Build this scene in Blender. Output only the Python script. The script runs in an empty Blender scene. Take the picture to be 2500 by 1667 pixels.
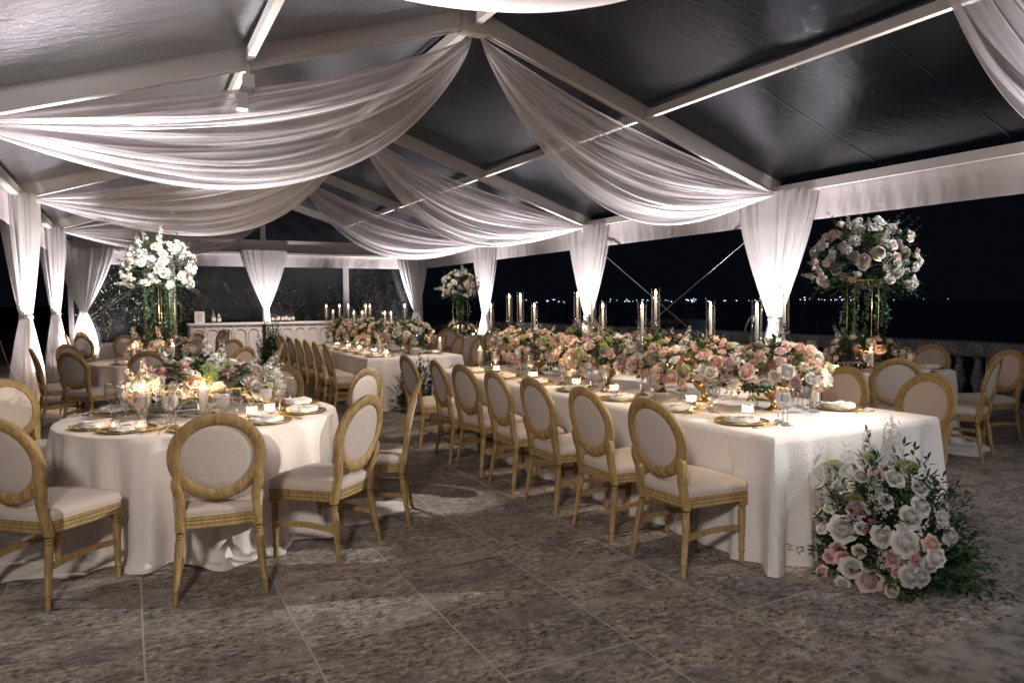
import bpy, math, random
from mathutils import Vector, Matrix, Quaternion
from math import sin, cos, pi, radians as R
random.seed(7)
S = bpy.context.scene
COL = S.collection

# ------------------------------------------------------------------ camera
def set_camera():
    cam = bpy.data.cameras.new("camera"); o = bpy.data.objects.new("camera", cam); COL.objects.link(o)
    cam.sensor_width = 36.0; cam.lens = 1762.5 / 2500 * 36; cam.clip_start = .05; cam.clip_end = 9000
    y, p, r = R(27.96), R(3.05), R(-.447)
    f = Vector((sin(y)*cos(p), cos(y)*cos(p), -sin(p))); rt = Vector((cos(y), -sin(y), 0)); up = rt.cross(f)
    rt2 = rt*cos(r)+up*sin(r); up2 = -rt*sin(r)+up*cos(r)
    m = Matrix((rt2, up2, -f)).transposed().to_4x4(); m.translation = (0, 0, 1.53)
    o.matrix_world = m; S.camera = o
set_camera()
# ------------------------------------------------------------------ world, exposure
W = bpy.data.worlds.new("World"); S.world = W; W.use_nodes = True
_bg = W.node_tree.nodes["Background"]; _bg.inputs[0].default_value = (.10, .13, .22, 1); _bg.inputs[1].default_value = .010
S.view_settings.view_transform = 'Standard'; S.view_settings.look = 'None'
S.view_settings.exposure = 0.85; S.view_settings.gamma = 1.0
S.render.engine = 'CYCLES'
cy = S.cycles
cy.max_bounces = 7; cy.diffuse_bounces = 3; cy.glossy_bounces = 3; cy.transmission_bounces = 4
cy.transparent_max_bounces = 24; cy.sample_clamp_indirect = 4; cy.sample_clamp_direct = 0
cy.use_denoising = True; cy.caustics_reflective = False; cy.caustics_refractive = False
cy.use_light_tree = True

# ------------------------------------------------------------------ lights
def spot(name, loc, tgt, power, size, blend=.5, col=(1, .93, .86), rad=.04):
    l = bpy.data.lights.new(name, 'SPOT'); l.energy = power; l.spot_size = R(size); l.spot_blend = blend
    l.color = col; l.shadow_soft_size = rad
    o = bpy.data.objects.new(name, l); COL.objects.link(o); o.location = loc
    o.rotation_euler = (Vector(tgt)-Vector(loc)).to_track_quat('-Z', 'Y').to_euler(); return o
def point(name, loc, power, col=(1, .58, .27), rad=.012):
    l = bpy.data.lights.new(name, 'POINT'); l.energy = power; l.color = col; l.shadow_soft_size = rad
    o = bpy.data.objects.new(name, l); COL.objects.link(o); o.location = loc; return o
XL, XR, XC = -1.35, 8.60, 3.627
YK = [2.76, 7.74, 12.72, 17.70, 22.68]
ZE, ZR = 3.20, 4.83
WHITE = (1, .925, .935); WARM = (1, .80, .60); COOL = (.86, .90, 1.0)
# uplights standing at the foot of the tent legs, plus added drape fill
for k, y in enumerate(YK):
    for x, s in ((XL, 1), (XR, -1)):
        if s < 0: spot("uplight", (x+s*.50, y-.25, .10), (x+s*.22, y-.35, 3.0), 640, 100, 1.0, WHITE, .03)
        else: spot("uplight", (x+s*.52, y-.34, .10), (x+s*.22, y-.10, 2.6), 620, 72, .9, WHITE, .03)
        spot("uplight", (x+s*.65, y-.35, .10), (x+s*2.3, y-.1, 4.2), 1350, 66, 1.0, WHITE, .03)  # extra unseen lamp per leg, added to brighten the ceiling drapes
spot("uplight", (XC+.1, 21.7, .6), (XC, 22.4, 2.6), 260, 80, .9, WHITE, .04)
# spots fixed to the frame: key from the near right leg, pinspots on tables; plus an added front left fill
spot("spotlight", (8.40, 1.0, 2.98), (1.0, 4.85, .62), 1050, 24, .45, (1, .95, .90), .03)
spot("spotlight", (8.40, 1.1, 2.98), (3.2, 6.6, .7), 240, 42, 1.0, (1, .92, .84), .03)
spot("spotlight", (6.2, -1.8, 3.3), (5.2, 3.2, .4), 200, 62, .8, (.86, .91, 1.0), .30)
spot("spotlight", (-1.2, -.6, 3.0), (1.4, 4.6, .2), 290, 100, .9, (1, .90, .82), .25)  # added wide fill for the foreground floor and cloths, not a real fixture
spot("spotlight", (.80, 7.28, 2.75), (2.0, 5.35, .1), 190, 15, .5, (1, .95, .90), .012)
spot("spotlight", (1.15, 7.72, 3.45), (.4, 11.3, 1.95), 1500, 20, .6, (1, .97, .92), .03)
spot("spotlight", (3.63, 2.8, 4.4), (.45, 5.55, .9), 520, 24, .7, (1, .9, .76), .03)
for y, p in ((3.6, 230), (5.0, 240), (6.6, 240), (7.6, 190)):
    spot("spotlight", (3.63, y-1.2 if y < 6 else y-2.4, 4.45), (3.9, y, .8), p, 38, .7, WARM, .03)
for y in (10.5, 12.5, 14.2):
    spot("spotlight", (3.63, y-2, 4.4), (3.8, y, .8), 210, 32, .7, WARM, .03)
spot("spotlight", (8.3, 2.9, 3.0), (7.4, 5.4, 1.95), 360, 34, .7, (.95, .95, 1), .03)
spot("spotlight", (3.63, 7.8, 4.4), (7.2, 10.6, .9), 160, 26, .7, WARM, .03)
spot("spotlight", (3.63, 12.7, 4.4), (7.0, 15.8, 1.9), 700, 22, .7, (1, .9, .8), .03)
spot("spotlight", (3.63, 17.6, 4.4), (3.2, 20.0, .9), 520, 60, .8, (1, .88, .78), .05)
spot("spotlight", (3.63, 7.7, 4.5), (.6, 13.5, .5), 260, 70, .8, WARM, .1)

# ------------------------------------------------------------------ materials
MATS = {}
class NT:
    def __init__(s, name):
        s.m = bpy.data.materials.new(name); s.m.use_nodes = True; s.t = s.m.node_tree; s.t.nodes.clear()
        s.out = s.n('ShaderNodeOutputMaterial')
    def n(s, typ, **kw):
        nd = s.t.nodes.new(typ)
        for k, v in kw.items():
            if k.startswith('i_'):
                key = k[2:]; key = int(key) if key.isdigit() else key.replace('_', ' ')
                nd.inputs[key].default_value = v
            else: setattr(nd, k, v)
        return nd
    def l(s, a, b): s.t.links.new(a, b)
    def surf(s, sock): s.l(sock, s.out.inputs[0]); return s.m
    def coord(s, which='Object', scale=(1, 1, 1), rot=(0, 0, 0)):
        tc = s.n('ShaderNodeTexCoord'); mp = s.n('ShaderNodeMapping')
        mp.inputs['Scale'].default_value = scale; mp.inputs['Rotation'].default_value = rot
        s.l(tc.outputs[which], mp.inputs[0]); return mp.outputs[0]
    def noise(s, vec, scale, detail=4, rough=.55, dist=0):
        n = s.n('ShaderNodeTexNoise'); n.inputs['Scale'].default_value = scale; n.inputs['Detail'].default_value = detail
        n.inputs['Roughness'].default_value = rough; n.inputs['Distortion'].default_value = dist
        s.l(vec, n.inputs['Vector']); return n.outputs['Fac']
    def ramp(s, fac, stops):
        r = s.n('ShaderNodeValToRGB'); e = r.color_ramp.elements
        while len(e) < len(stops): e.new(.5)
        for i, (p, c) in enumerate(stops):
            e[i].position = p; e[i].color = (c[0], c[1], c[2], 1) if not isinstance(c, (int, float)) else (c, c, c, 1)
        s.l(fac, r.inputs[0]); return r.outputs[0]
    def bump(s, h, strength=.3, dist=.01, normal=None):
        b = s.n('ShaderNodeBump'); b.inputs['Strength'].default_value = strength; b.inputs['Distance'].default_value = dist
        s.l(h, b.inputs['Height'])
        if normal: s.l(normal, b.inputs['Normal'])
        return b.outputs[0]
    def pbr(s, col=None, rough=.5, metal=0., bump=None, **kw):
        p = s.n('ShaderNodeBsdfPrincipled')
        if isinstance(col, tuple): p.inputs['Base Color'].default_value = (*col, 1)
        elif col is not None: s.l(col, p.inputs['Base Color'])
        if isinstance(rough, (int, float)): p.inputs['Roughness'].default_value = rough
        else: s.l(rough, p.inputs['Roughness'])
        p.inputs['Metallic'].default_value = metal
        if bump: s.l(bump, p.inputs['Normal'])
        for k, v in kw.items(): p.inputs[k.replace('_', ' ')].default_value = v
        return p.outputs[0]
    def mix(s, fac, a, b):
        m = s.n('ShaderNodeMixShader')
        if isinstance(fac, (int, float)): m.inputs[0].default_value = fac
        else: s.l(fac, m.inputs[0])
        s.l(a, m.inputs[1]); s.l(b, m.inputs[2]); return m.outputs[0]

def m_plain(name, col, rough=.5, metal=0., **kw):
    t = NT(name); MATS[name] = t.surf(t.pbr(col, rough, metal, **kw)); return MATS[name]
def m_wood():
    t = NT('oak'); v = t.coord('Object', (9, 9, 1.6))
    n = t.noise(v, 6, 6, .65, .6); n2 = t.noise(t.coord('Object'), 14, 3)
    c = t.ramp(n, [(.3, (.23, .142, .050)), (.5, (.38, .250, .098)), (.72, (.53, .370, .165))])
    oi = t.n('ShaderNodeObjectInfo'); hs = t.n('ShaderNodeHueSaturation'); mr = t.n('ShaderNodeMapRange'); mr.inputs['To Min'].default_value = .80; mr.inputs['To Max'].default_value = 1.08
    t.l(oi.outputs['Random'], mr.inputs[0]); t.l(mr.outputs[0], hs.inputs['Value']); t.l(c, hs.inputs['Color']); c = hs.outputs[0]
    rg = t.ramp(n2, [(.3, .52), (.7, .74)])
    MATS['oak'] = t.surf(t.pbr(c, rg, 0, t.bump(n, .25, .002)))
def m_fabric(name, col, scale=420, bs=.3, var=.08, trans=0.):
    t = NT(name); v = t.coord('Object')
    w = t.noise(t.coord('Object', (1, 1, .15)), scale, 2, .6); w2 = t.noise(t.coord('Object', (.15, .15, 1)), scale, 2, .6)
    ad = t.n('ShaderNodeMath', operation='ADD'); t.l(w, ad.inputs[0]); t.l(w2, ad.inputs[1])
    a = tuple(max(0, x*(1-var*1.6)) for x in col); b = tuple(min(1, x*(1+var)) for x in col)
    c = t.ramp(ad.outputs[0], [(.35, a), (.65, b)])
    soft = t.noise(t.coord('Object', (1, 1.8, 1), (0, 0, .6)), 7, 3, .55, .8)
    sh = t.pbr(c, .85, 0, t.bump(ad.outputs[0], bs, .001, t.bump(soft, .30, .018)), Sheen_Weight=.15)
    if trans:
        tr = t.n('ShaderNodeBsdfTranslucent'); tr.inputs[0].default_value = (*col, 1); sh = t.mix(trans, sh, tr.outputs[0])
    MATS[name] = t.surf(sh)
def m_damask(name, col):
    t = NT(name); v = t.coord('Object')
    vo = t.n('ShaderNodeTexVoronoi', feature='DISTANCE_TO_EDGE'); vo.inputs['Scale'].default_value = 34
    d = t.noise(v, 9, 3, .6); va = t.n('ShaderNodeVectorMath', operation='ADD'); t.l(v, va.inputs[0])
    sc = t.n('ShaderNodeVectorMath', operation='SCALE'); sc.inputs['Scale'].default_value = .06; 
    nn = t.n('ShaderNodeTexNoise'); nn.inputs['Scale'].default_value = 16; t.l(v, nn.inputs['Vector'])
    t.l(nn.outputs['Color'], sc.inputs[0]); t.l(sc.outputs[0], va.inputs[1]); t.l(va.outputs[0], vo.inputs['Vector'])
    h = t.ramp(vo.outputs['Distance'], [(0, 0.), (.12, 1.)])
    MATS[name] = t.surf(t.pbr(col, .72, 0, t.bump(h, .35, .0025), Sheen_Weight=.2))
def m_sheer(name, fac, col=(.84, .80, .81), trans=.45, var=.05):
    t = NT(name); v = t.coord('Object', (1, 1, 1))
    n = t.noise(t.coord('UV', (1.6, 46, 1)), 1.0, 4, .62, .25)
    d = t.n('ShaderNodeBsdfDiffuse'); d.inputs[0].default_value = (*col, 1)
    tr = t.n('ShaderNodeBsdfTranslucent'); tr.inputs[0].default_value = (*col, 1)
    tp = t.n('ShaderNodeBsdfTransparent')
    f = t.ramp(n, [(.34, max(0, fac-var)), (.68, min(1, fac+var))])
    MATS[name] = t.surf(t.mix(f, tp.outputs[0], t.mix(trans, d.outputs[0], tr.outputs[0])))
def m_glass(name, col=(1, 1, 1), refl=.06, rough=.02, tint=.0):
    t = NT(name); fr = t.n('ShaderNodeFresnel'); fr.inputs[0].default_value = 1.5
    tp = t.n('ShaderNodeBsdfTransparent'); tp.inputs[0].default_value = (*col, 1)
    g = t.n('ShaderNodeBsdfGlossy'); g.inputs[0].default_value = (1, 1, 1, 1); g.inputs['Roughness'].default_value = rough
    mx = t.n('ShaderNodeMath', operation='MULTIPLY_ADD'); mx.inputs[1].default_value = .55; mx.inputs[2].default_value = refl
    t.l(fr.outputs[0], mx.inputs[0])
    MATS[name] = t.surf(t.mix(mx.outputs[0], tp.outputs[0], g.outputs[0]))
def m_vinyl(name, bscale=1.0, dirt=.03, refl=.10):
    t = NT(name)
    a = t.noise(t.coord('Object', (1.0, 2.6, 1)), 3.0*bscale, 3, .6, 1.2)
    b = t.noise(t.coord('Object', (4, 11, 4), (0, 0, .5)), 3.4*bscale, 4, .6, .9)
    b2 = t.noise(t.coord('Object', (11, 4, 4), (0, 0, .3)), 4.0*bscale, 3, .6, .6)
    nb = t.bump(b, .13, .02, t.bump(a, .10, .08)); nb = t.bump(b2, .26, .010, nb)
    b3 = t.noise(t.coord('Object', (3, 1, 1), (0, 0, .9)), 22*bscale, 3, .6, .8); nb = t.bump(b3, .42, .003, nb)
    fr = t.n('ShaderNodeFresnel'); fr.inputs[0].default_value = 1.45; t.l(nb, fr.inputs['Normal'])
    tp = t.n('ShaderNodeBsdfTransparent'); tp.inputs[0].default_value = (.80, .85, .90, 1)
    g = t.n('ShaderNodeBsdfGlossy'); g.inputs[0].default_value = (.86, .92, 1, 1); g.inputs['Roughness'].default_value = .025; t.l(nb, g.inputs['Normal'])
    d = t.n('ShaderNodeBsdfDiffuse'); d.inputs[0].default_value = (.6, .6, .62, 1)
    mx = t.n('ShaderNodeMath', operation='MULTIPLY_ADD'); mx.inputs[1].default_value = .75; mx.inputs[2].default_value = refl; mx.use_clamp = True
    t.l(fr.outputs[0], mx.inputs[0])
    mxx = t.mix(mx.outputs[0], tp.outputs[0], g.outputs[0])
    dn = t.ramp(t.noise(t.coord('Object', (1, 5, 1)), 2.2, 5, .7), [(.35, dirt*.4), (.75, dirt*1.7)])
    MATS[name] = t.surf(t.mix(dn, mxx, d.outputs[0]))
def m_emit(name, col, st):
    t = NT(name); e = t.n('ShaderNodeEmission'); e.inputs[0].default_value = (*col, 1); e.inputs[1].default_value = st
    t.m.cycles.emission_sampling = 'NONE'; MATS[name] = t.surf(e.outputs[0])
def m_petal(name, cin, cout):
    t = NT(name); geo = t.coord('Object'); sp = t.n('ShaderNodeVectorMath', operation='LENGTH'); t.l(geo, sp.inputs[0])
    oi = t.n('ShaderNodeObjectInfo')
    c = t.ramp(sp.outputs['Value'], [(.008, cin), (.034, cout)])
    hs = t.n('ShaderNodeHueSaturation'); t.l(c, hs.inputs['Color'])
    mr = t.n('ShaderNodeMapRange'); mr.inputs['To Min'].default_value = .78; mr.inputs['To Max'].default_value = 1.08
    t.l(oi.outputs['Random'], mr.inputs[0]); t.l(mr.outputs[0], hs.inputs['Value'])
    p = t.pbr(hs.outputs[0], .6, 0); tr = t.n('ShaderNodeBsdfTranslucent'); t.l(hs.outputs[0], tr.inputs[0])
    MATS[name] = t.surf(t.mix(.22, p, tr.outputs[0]))
def m_leaf(name, c1, c2, rough=.45):
    t = NT(name); n = t.noise(t.coord('Object'), 7, 2)
    c = t.ramp(n, [(.35, c1), (.65, c2)])
    p = t.pbr(c, rough, 0); tr = t.n('ShaderNodeBsdfTranslucent'); t.l(c, tr.inputs[0])
    MATS[name] = t.surf(t.mix(.2, p, tr.outputs[0]))
def m_floor():
    t = NT('coral_stone'); co = t.coord('Object')
    # large slabs 0.65 x 1.30 m laid in running bond, joints along Y
    mp = t.n('ShaderNodeMapping'); mp.inputs['Rotation'].default_value = (0, 0, R(90)); 
    tc = t.n('ShaderNodeTexCoord'); sx = t.n('ShaderNodeSeparateXYZ'); cx = t.n('ShaderNodeCombineXYZ')
    t.l(tc.outputs['Object'], sx.inputs[0])
    ax = t.n('ShaderNodeMath', operation='ADD'); ax.inputs[1].default_value = -.02+.65*40; t.l(sx.outputs[0], ax.inputs[0])
    ay = t.n('ShaderNodeMath', operation='ADD'); ay.inputs[1].default_value = -3.22+1.3*20; t.l(sx.outputs[1], ay.inputs[0])
    t.l(ay.outputs[0], cx.inputs[0]); t.l(ax.outputs[0], cx.inputs[1])
    wob = t.n('ShaderNodeTexNoise'); wob.inputs['Scale'].default_value = 9; t.l(co, wob.inputs['Vector'])
    wv = t.n('ShaderNodeVectorMath', operation='SCALE'); wv.inputs['Scale'].default_value = .010; t.l(wob.outputs['Color'], wv.inputs[0])
    wa = t.n('ShaderNodeVectorMath', operation='ADD'); t.l(cx.outputs[0], wa.inputs[0]); t.l(wv.outputs[0], wa.inputs[1])
    br = t.n('ShaderNodeTexBrick'); br.offset = .5; br.offset_frequency = 2
    br.inputs['Scale'].default_value = 1; br.inputs['Brick Width'].default_value = 1.3; br.inputs['Row Height'].default_value = .65
    br.inputs['Mortar Size'].default_value = .0065; br.inputs['Mortar Smooth'].default_value = .5
    br.inputs['Color1'].default_value = (.72, .71, .70, 1); br.inputs['Color2'].default_value = (1.20, 1.17, 1.13, 1)
    br.inputs['Mortar'].default_value = (0, 0, 0, 1); t.l(wa.outputs[0], br.inputs['Vector'])
    v2 = t.coord('Object', (1.0, 1.7, 1), (0, 0, .12))
    pits = t.noise(v2, 19, 9, .80, .25); mott = t.noise(t.coord('Object', (1, 1.5, 1)), 3.6, 9, .74, .3); hue = t.noise(co, 1.4, 3, .6)
    base = t.ramp(mott, [(.34, (.22, .203, .190)), (.46, (.36, .332, .310)), (.56, (.49, .450, .420)), (.70, (.72, .67, .62))])
    hc = t.ramp(hue, [(.35, (.88, .87, .87)), (.65, (.98, .93, .88))])
    m1 = t.n('ShaderNodeMix', data_type='RGBA', blend_type='MULTIPLY'); m1.inputs[0].default_value = 1; t.l(base, m1.inputs[6]); t.l(hc, m1.inputs[7])
    m2 = t.n('ShaderNodeMix', data_type='RGBA', blend_type='MULTIPLY'); m2.inputs[0].default_value = .8; t.l(m1.outputs[2], m2.inputs[6]); t.l(br.outputs['Color'], m2.inputs[7])
    pr = t.ramp(pits, [(.41, (.12, .115, .11)), (.46, (.68, .67, .66)), (.54, (1.08, 1.06, 1.04)), (.64, (1.55, 1.5, 1.46))])
    m3 = t.n('ShaderNodeMix', data_type='RGBA', blend_type='MULTIPLY'); zone = t.ramp(t.noise(t.coord('Object', (.8, 1.5, 1)), 2.6, 5, .62, .3), [(.36, .35), (.54, 1.0)]); t.l(zone, m3.inputs[0]); t.l(m2.outputs[2], m3.inputs[6]); t.l(pr, m3.inputs[7])
    fine = t.ramp(t.noise(t.coord('Object', (1, 1.3, 1)), 62, 5, .8, .3), [(.37, (.42, .41, .40)), (.43, (.92, .92, .92)), (.60, (1.08, 1.07, 1.06))])
    m5 = t.n('ShaderNodeMix', data_type='RGBA', blend_type='MULTIPLY'); m5.inputs[0].default_value = .85; t.l(m3.outputs[2], m5.inputs[6]); t.l(fine, m5.inputs[7]); m3 = m5
    m4 = t.n('ShaderNodeMix', data_type='RGBA', blend_type='MIX'); t.l(br.outputs['Fac'], m4.inputs[0]); t.l(m3.outputs[2], m4.inputs[6])
    m4.inputs[7].default_value = (.50, .47, .44, 1)
    hh = t.ramp(pits, [(.38, 0.), (.55, 1.)])
    sb = t.n('ShaderNodeMath', operation='SUBTRACT'); t.l(hh, sb.inputs[0]); t.l(br.outputs['Fac'], sb.inputs[1])
    MATS['coral_stone'] = t.surf(t.pbr(m4.outputs[2], .66, 0, t.bump(sb.outputs[0], .6, .006), Specular_IOR_Level=.35))
def m_stone(name, c1, c2, sc=9):
    t = NT(name); co = t.coord('Object'); n = t.noise(co, sc, 7, .7, .5); n2 = t.noise(co, sc*5, 4, .7)
    c = t.ramp(n, [(.35, c1), (.65, c2)]); pr = t.ramp(n2, [(.38, .25), (.55, 1.)])
    m = t.n('ShaderNodeMix', data_type='RGBA', blend_type='MULTIPLY'); m.inputs[0].default_value = .8; t.l(c, m.inputs[6]); t.l(pr, m.inputs[7])
    MATS[name] = t.surf(t.pbr(m.outputs[2], .85, 0, t.bump(n2, .6, .01)))
m_wood()
m_fabric('linen', (.50, .425, .375), 210, .6, .16)
m_fabric('napkin_cloth', (.80, .76, .72), 500, .2, .04)
m_fabric('cloth_round', (.78, .71, .665), 700, .12, .03)
m_damask('cloth_damask', (.80, .76, .75))
m_sheer('sheer', .60, (.95, .91, .925), .5, .09); m_sheer('curtain', .92, (.88, .85, .85), .35, .06)
m_fabric('valance', (.84, .79, .80), 120, .2, .04, .3)
m_plain('aluminium', (.62, .58, .54), .42, .25); m_plain('white_metal', (.75, .73, .72), .4)
m_plain('dark_metal', (.03, .03, .03), .5); m_plain('cable', (.45, .45, .45), .4, .8)
m_glass('glass'); m_glass('cylinder_glass', (1, 1, 1), -.005, .01); m_glass('crystal', (.93, .93, .95), .28, .08)
m_vinyl('vinyl', 1.0, .001, .08); m_vinyl('vinyl_wall', 1.6, .004, .06)
m_plain('gold', (.72, .52, .22), .30, 1.0); m_plain('bronze', (.52, .33, .15), .3, 1.0)
m_plain('gold_glass', (.62, .43, .12), .18, .55)
m_plain('wax', (.85, .80, .72), .5, 0, Subsurface_Weight=.0)
m_fabric('water_ice', (.80, .80, .81), 60, .05, .03, .5)
m_emit('flame', (1, .66, .34), 22.0); m_emit('lens', (.9, .95, 1), 2.5); m_emit('city', (.55, .75, 1), 2.6); m_emit('city_warm', (1, .8, .55), 1.3)
m_emit('city_red', (1, .1, .08), 1.0)
t = NT('votive_glass'); _d = t.n('ShaderNodeBsdfTranslucent'); _d.inputs[0].default_value = (.95, .80, .70, 1); _d2 = t.n('ShaderNodeBsdfTransparent')
_g = t.n('ShaderNodeBsdfGlossy'); _g.inputs['Roughness'].default_value = .1
MATS['votive_glass'] = t.surf(t.mix(.10, t.mix(.26, _d2.outputs[0], _d.outputs[0]), _g.outputs[0]))
m_petal('rose_white', (.80, .78, .70), (.82, .80, .76)); m_petal('rose_cream', (.80, .66, .48), (.82, .73, .62))
m_petal('rose_blush', (.76, .44, .36), (.84, .63, .54)); m_petal('rose_pink', (.68, .30, .34), (.78, .50, .50))
m_petal('rose_mauve', (.56, .36, .39), (.70, .54, .56)); m_petal('carnation_peach', (.80, .46, .36), (.84, .64, .54))
m_petal('hydrangea_white', (.78, .78, .72), (.80, .78, .74)); m_petal('umbel_green', (.28, .36, .10), (.34, .42, .14))
m_petal('bud_hot', (.62, .16, .22), (.72, .30, .34))
m_leaf('leaf_dark', (.014, .040, .014), (.035, .085, .026)); m_leaf('leaf_light', (.04, .09, .028), (.09, .15, .055))
m_leaf('shrub_leaf', (.012, .02, .008), (.03, .045, .018), .85)
m_floor()
m_stone('rail_stone', (.10, .11, .13), (.30, .31, .34), 6); m_stone('smooth_stone', (.34, .31, .285), (.44, .405, .375), 1.5)
m_plain('bar_paint', (.60, .55, .53), .45); m_plain('bottle_dark', (.012, .012, .010), .15); m_plain('label_paper', (.7, .66, .58), .7)
m_plain('bottle_clear', (.35, .36, .33), .1, 0, Transmission_Weight=.6); m_plain('blue_plastic', (.10, .22, .34), .5)
m_plain('grass_dark', (.012, .018, .010), .95)
t = NT('sea'); _n = t.noise(t.coord('Object', (1, 1, 1)), .6, 4); MATS['sea'] = t.surf(t.pbr((.004, .006, .010), .18, 0, t.bump(_n, .5, .2)))
M = MATS

# ------------------------------------------------------------------ geometry helpers
class G:
    def __init__(s): s.v = []; s.f = []
    def add(s, v, f):
        n = len(s.v); s.v += [tuple(p) for p in v]; s.f += [tuple(i+n for i in q) for q in f]; return s
    def box(s, x0, x1, y0, y1, z0, z1, m=None):
        v = [Vector(p) for p in ((x0, y0, z0), (x1, y0, z0), (x1, y1, z0), (x0, y1, z0), (x0, y0, z1), (x1, y0, z1), (x1, y1, z1), (x0, y1, z1))]
        if m: v = [m @ p for p in v]
        return s.add(v, [(0, 3, 2, 1), (4, 5, 6, 7), (0, 1, 5, 4), (1, 2, 6, 5), (2, 3, 7, 6), (3, 0, 4, 7)])
    def bar(s, a, b, w, h, up=(0, 0, 1)):
        a, b = Vector(a), Vector(b); d = (b-a).normalized(); x = d.cross(Vector(up)).normalized(); u = x.cross(d)
        v = [p+x*sx*w/2+u*sz*h/2 for p in (a, b) for sx, sz in ((-1, -1), (1, -1), (1, 1), (-1, 1))]
        return s.add(v, [(0, 1, 2, 3), (7, 6, 5, 4), (0, 4, 5, 1), (1, 5, 6, 2), (2, 6, 7, 3), (3, 7, 4, 0)])
    def tube(s, pts, rad, seg=6, cap=True):
        pts = [Vector(p) for p in pts]; n = len(pts)
        if isinstance(rad, (int, float)): rad = [rad]*n
        v = []; f = []; ref = Vector((0, 0, 1)) if abs((pts[-1]-pts[0]).normalized().z) < .9 else Vector((1, 0, 0))
        for i, p in enumerate(pts):
            d = (pts[min(i+1, n-1)]-pts[max(i-1, 0)]).normalized(); a = d.cross(ref).normalized(); b = d.cross(a)
            for k in range(seg):
                t = 2*pi*k/seg; v.append(p+(a*cos(t)+b*sin(t))*rad[i])
        for i in range(n-1):
            for k in range(seg):
                k2 = (k+1) % seg; f.append((i*seg+k, i*seg+k2, (i+1)*seg+k2, (i+1)*seg+k))
        if cap: f.append(tuple(range(seg))[::-1]); f.append(tuple((n-1)*seg+k for k in range(seg)))
        return s.add(v, f)
    def lathe(s, prof, seg=16, c=(0, 0, 0), closed=False):
        v = []; f = []; n = len(prof)
        for r, z in prof:
            for k in range(seg):
                t = 2*pi*k/seg; v.append((c[0]+r*cos(t), c[1]+r*sin(t), c[2]+z))
        for i in range(n-1):
            for k in range(seg):
                k2 = (k+1) % seg; f.append((i*seg+k, i*seg+k2, (i+1)*seg+k2, (i+1)*seg+k))
        return s.add(v, f)
    def loft(s, rings, close=True, caps=False):
        n = len(rings[0]); v = [p for r in rings for p in r]; f = []
        for i in range(len(rings)-1):
            for k in range(n if close else n-1):
                k2 = (k+1) % n; f.append((i*n+k, i*n+k2, (i+1)*n+k2, (i+1)*n+k))
        if caps: f.append(tuple(range(n))[::-1]); f.append(tuple((len(rings)-1)*n+k for k in range(n)))
        return s.add(v, f)
def link(name, data, parent=None, loc=(0, 0, 0), rot=None, scale=None):
    o = bpy.data.objects.new(name, data); COL.objects.link(o); o.location = loc
    if rot is not None: o.rotation_euler = rot
    if scale is not None: o.scale = scale if not isinstance(scale, (int, float)) else (scale,)*3
    if parent: o.parent = parent
    return o
def mesh(name, g, mat, smooth=True):
    me = bpy.data.meshes.new(name); me.from_pydata(g.v, [], g.f); me.materials.append(M[mat])
    if smooth: me.polygons.foreach_set('use_smooth', [True]*len(g.f))
    me.update(); return me
def sharp(me, ang=40):
    try: me.set_sharp_from_angle(angle=R(ang))
    except Exception: pass
    return me
def part(name, g, mat, parent=None, smooth=True, loc=(0, 0, 0), rot=None, ang=None):
    me = mesh(name, g, mat, smooth)
    if ang: sharp(me, ang)
    return link(name, me, parent, loc, rot)
def thing(name, label, cat, loc=(0, 0, 0), rz=0, group=None):
    o = bpy.data.objects.new(name, None); COL.objects.link(o); o.location = loc; o.rotation_euler = (0, 0, rz)
    o.empty_display_size = .1
    o['label'] = label; o['category'] = cat
    if group: o['group'] = group
    return o
def tag(o, label, cat, group=None, kind=None):
    if label: o['label'] = label
    if cat: o['category'] = cat
    if group: o['group'] = group
    if kind: o['kind'] = kind
    return o
def dup(root, loc, rz, label, group=None, name=None):
    def cp(o, par):
        c = o.copy(); COL.objects.link(c); c.parent = par
        for ch in KIDS.get(o.name, []): cp(ch, c)
        return c
    r = root.copy(); COL.objects.link(r); r.location = loc; r.rotation_euler = (0, 0, rz)
    r['label'] = label
    if group: r['group'] = group
    for ch in kids(root): cpt(ch, r)
    return r
def kids(o): return PROTO[o.name]
PROTO = {}
def register(root):
    PROTO[root.name] = [(o) for o in bpy.data.objects if o.parent == root]
    for o in PROTO[root.name]: PROTO[o.name] = [c for c in bpy.data.objects if c.parent == o]
def cpt(o, par):
    c = o.copy(); COL.objects.link(c); c.parent = par
    for ch in PROTO.get(o.name, []): cpt(ch, c)
class Kind:
    """a thing built once; the first placement moves it, later ones copy it"""
    def __init__(s, build, group=None): s.b = build; s.root = None; s.group = group; s.used = False
    def place(s, loc, rz, label, group=None):
        if s.root is None:
            s.root = s.b(); register(s.root)
        g = group or s.group
        if not s.used:
            s.used = True; r = s.root; r.location = loc; r.rotation_euler = (0, 0, rz); r['label'] = label
            if g: r['group'] = g
            return r
        return dup(s.root, loc, rz, label, g)

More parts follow.
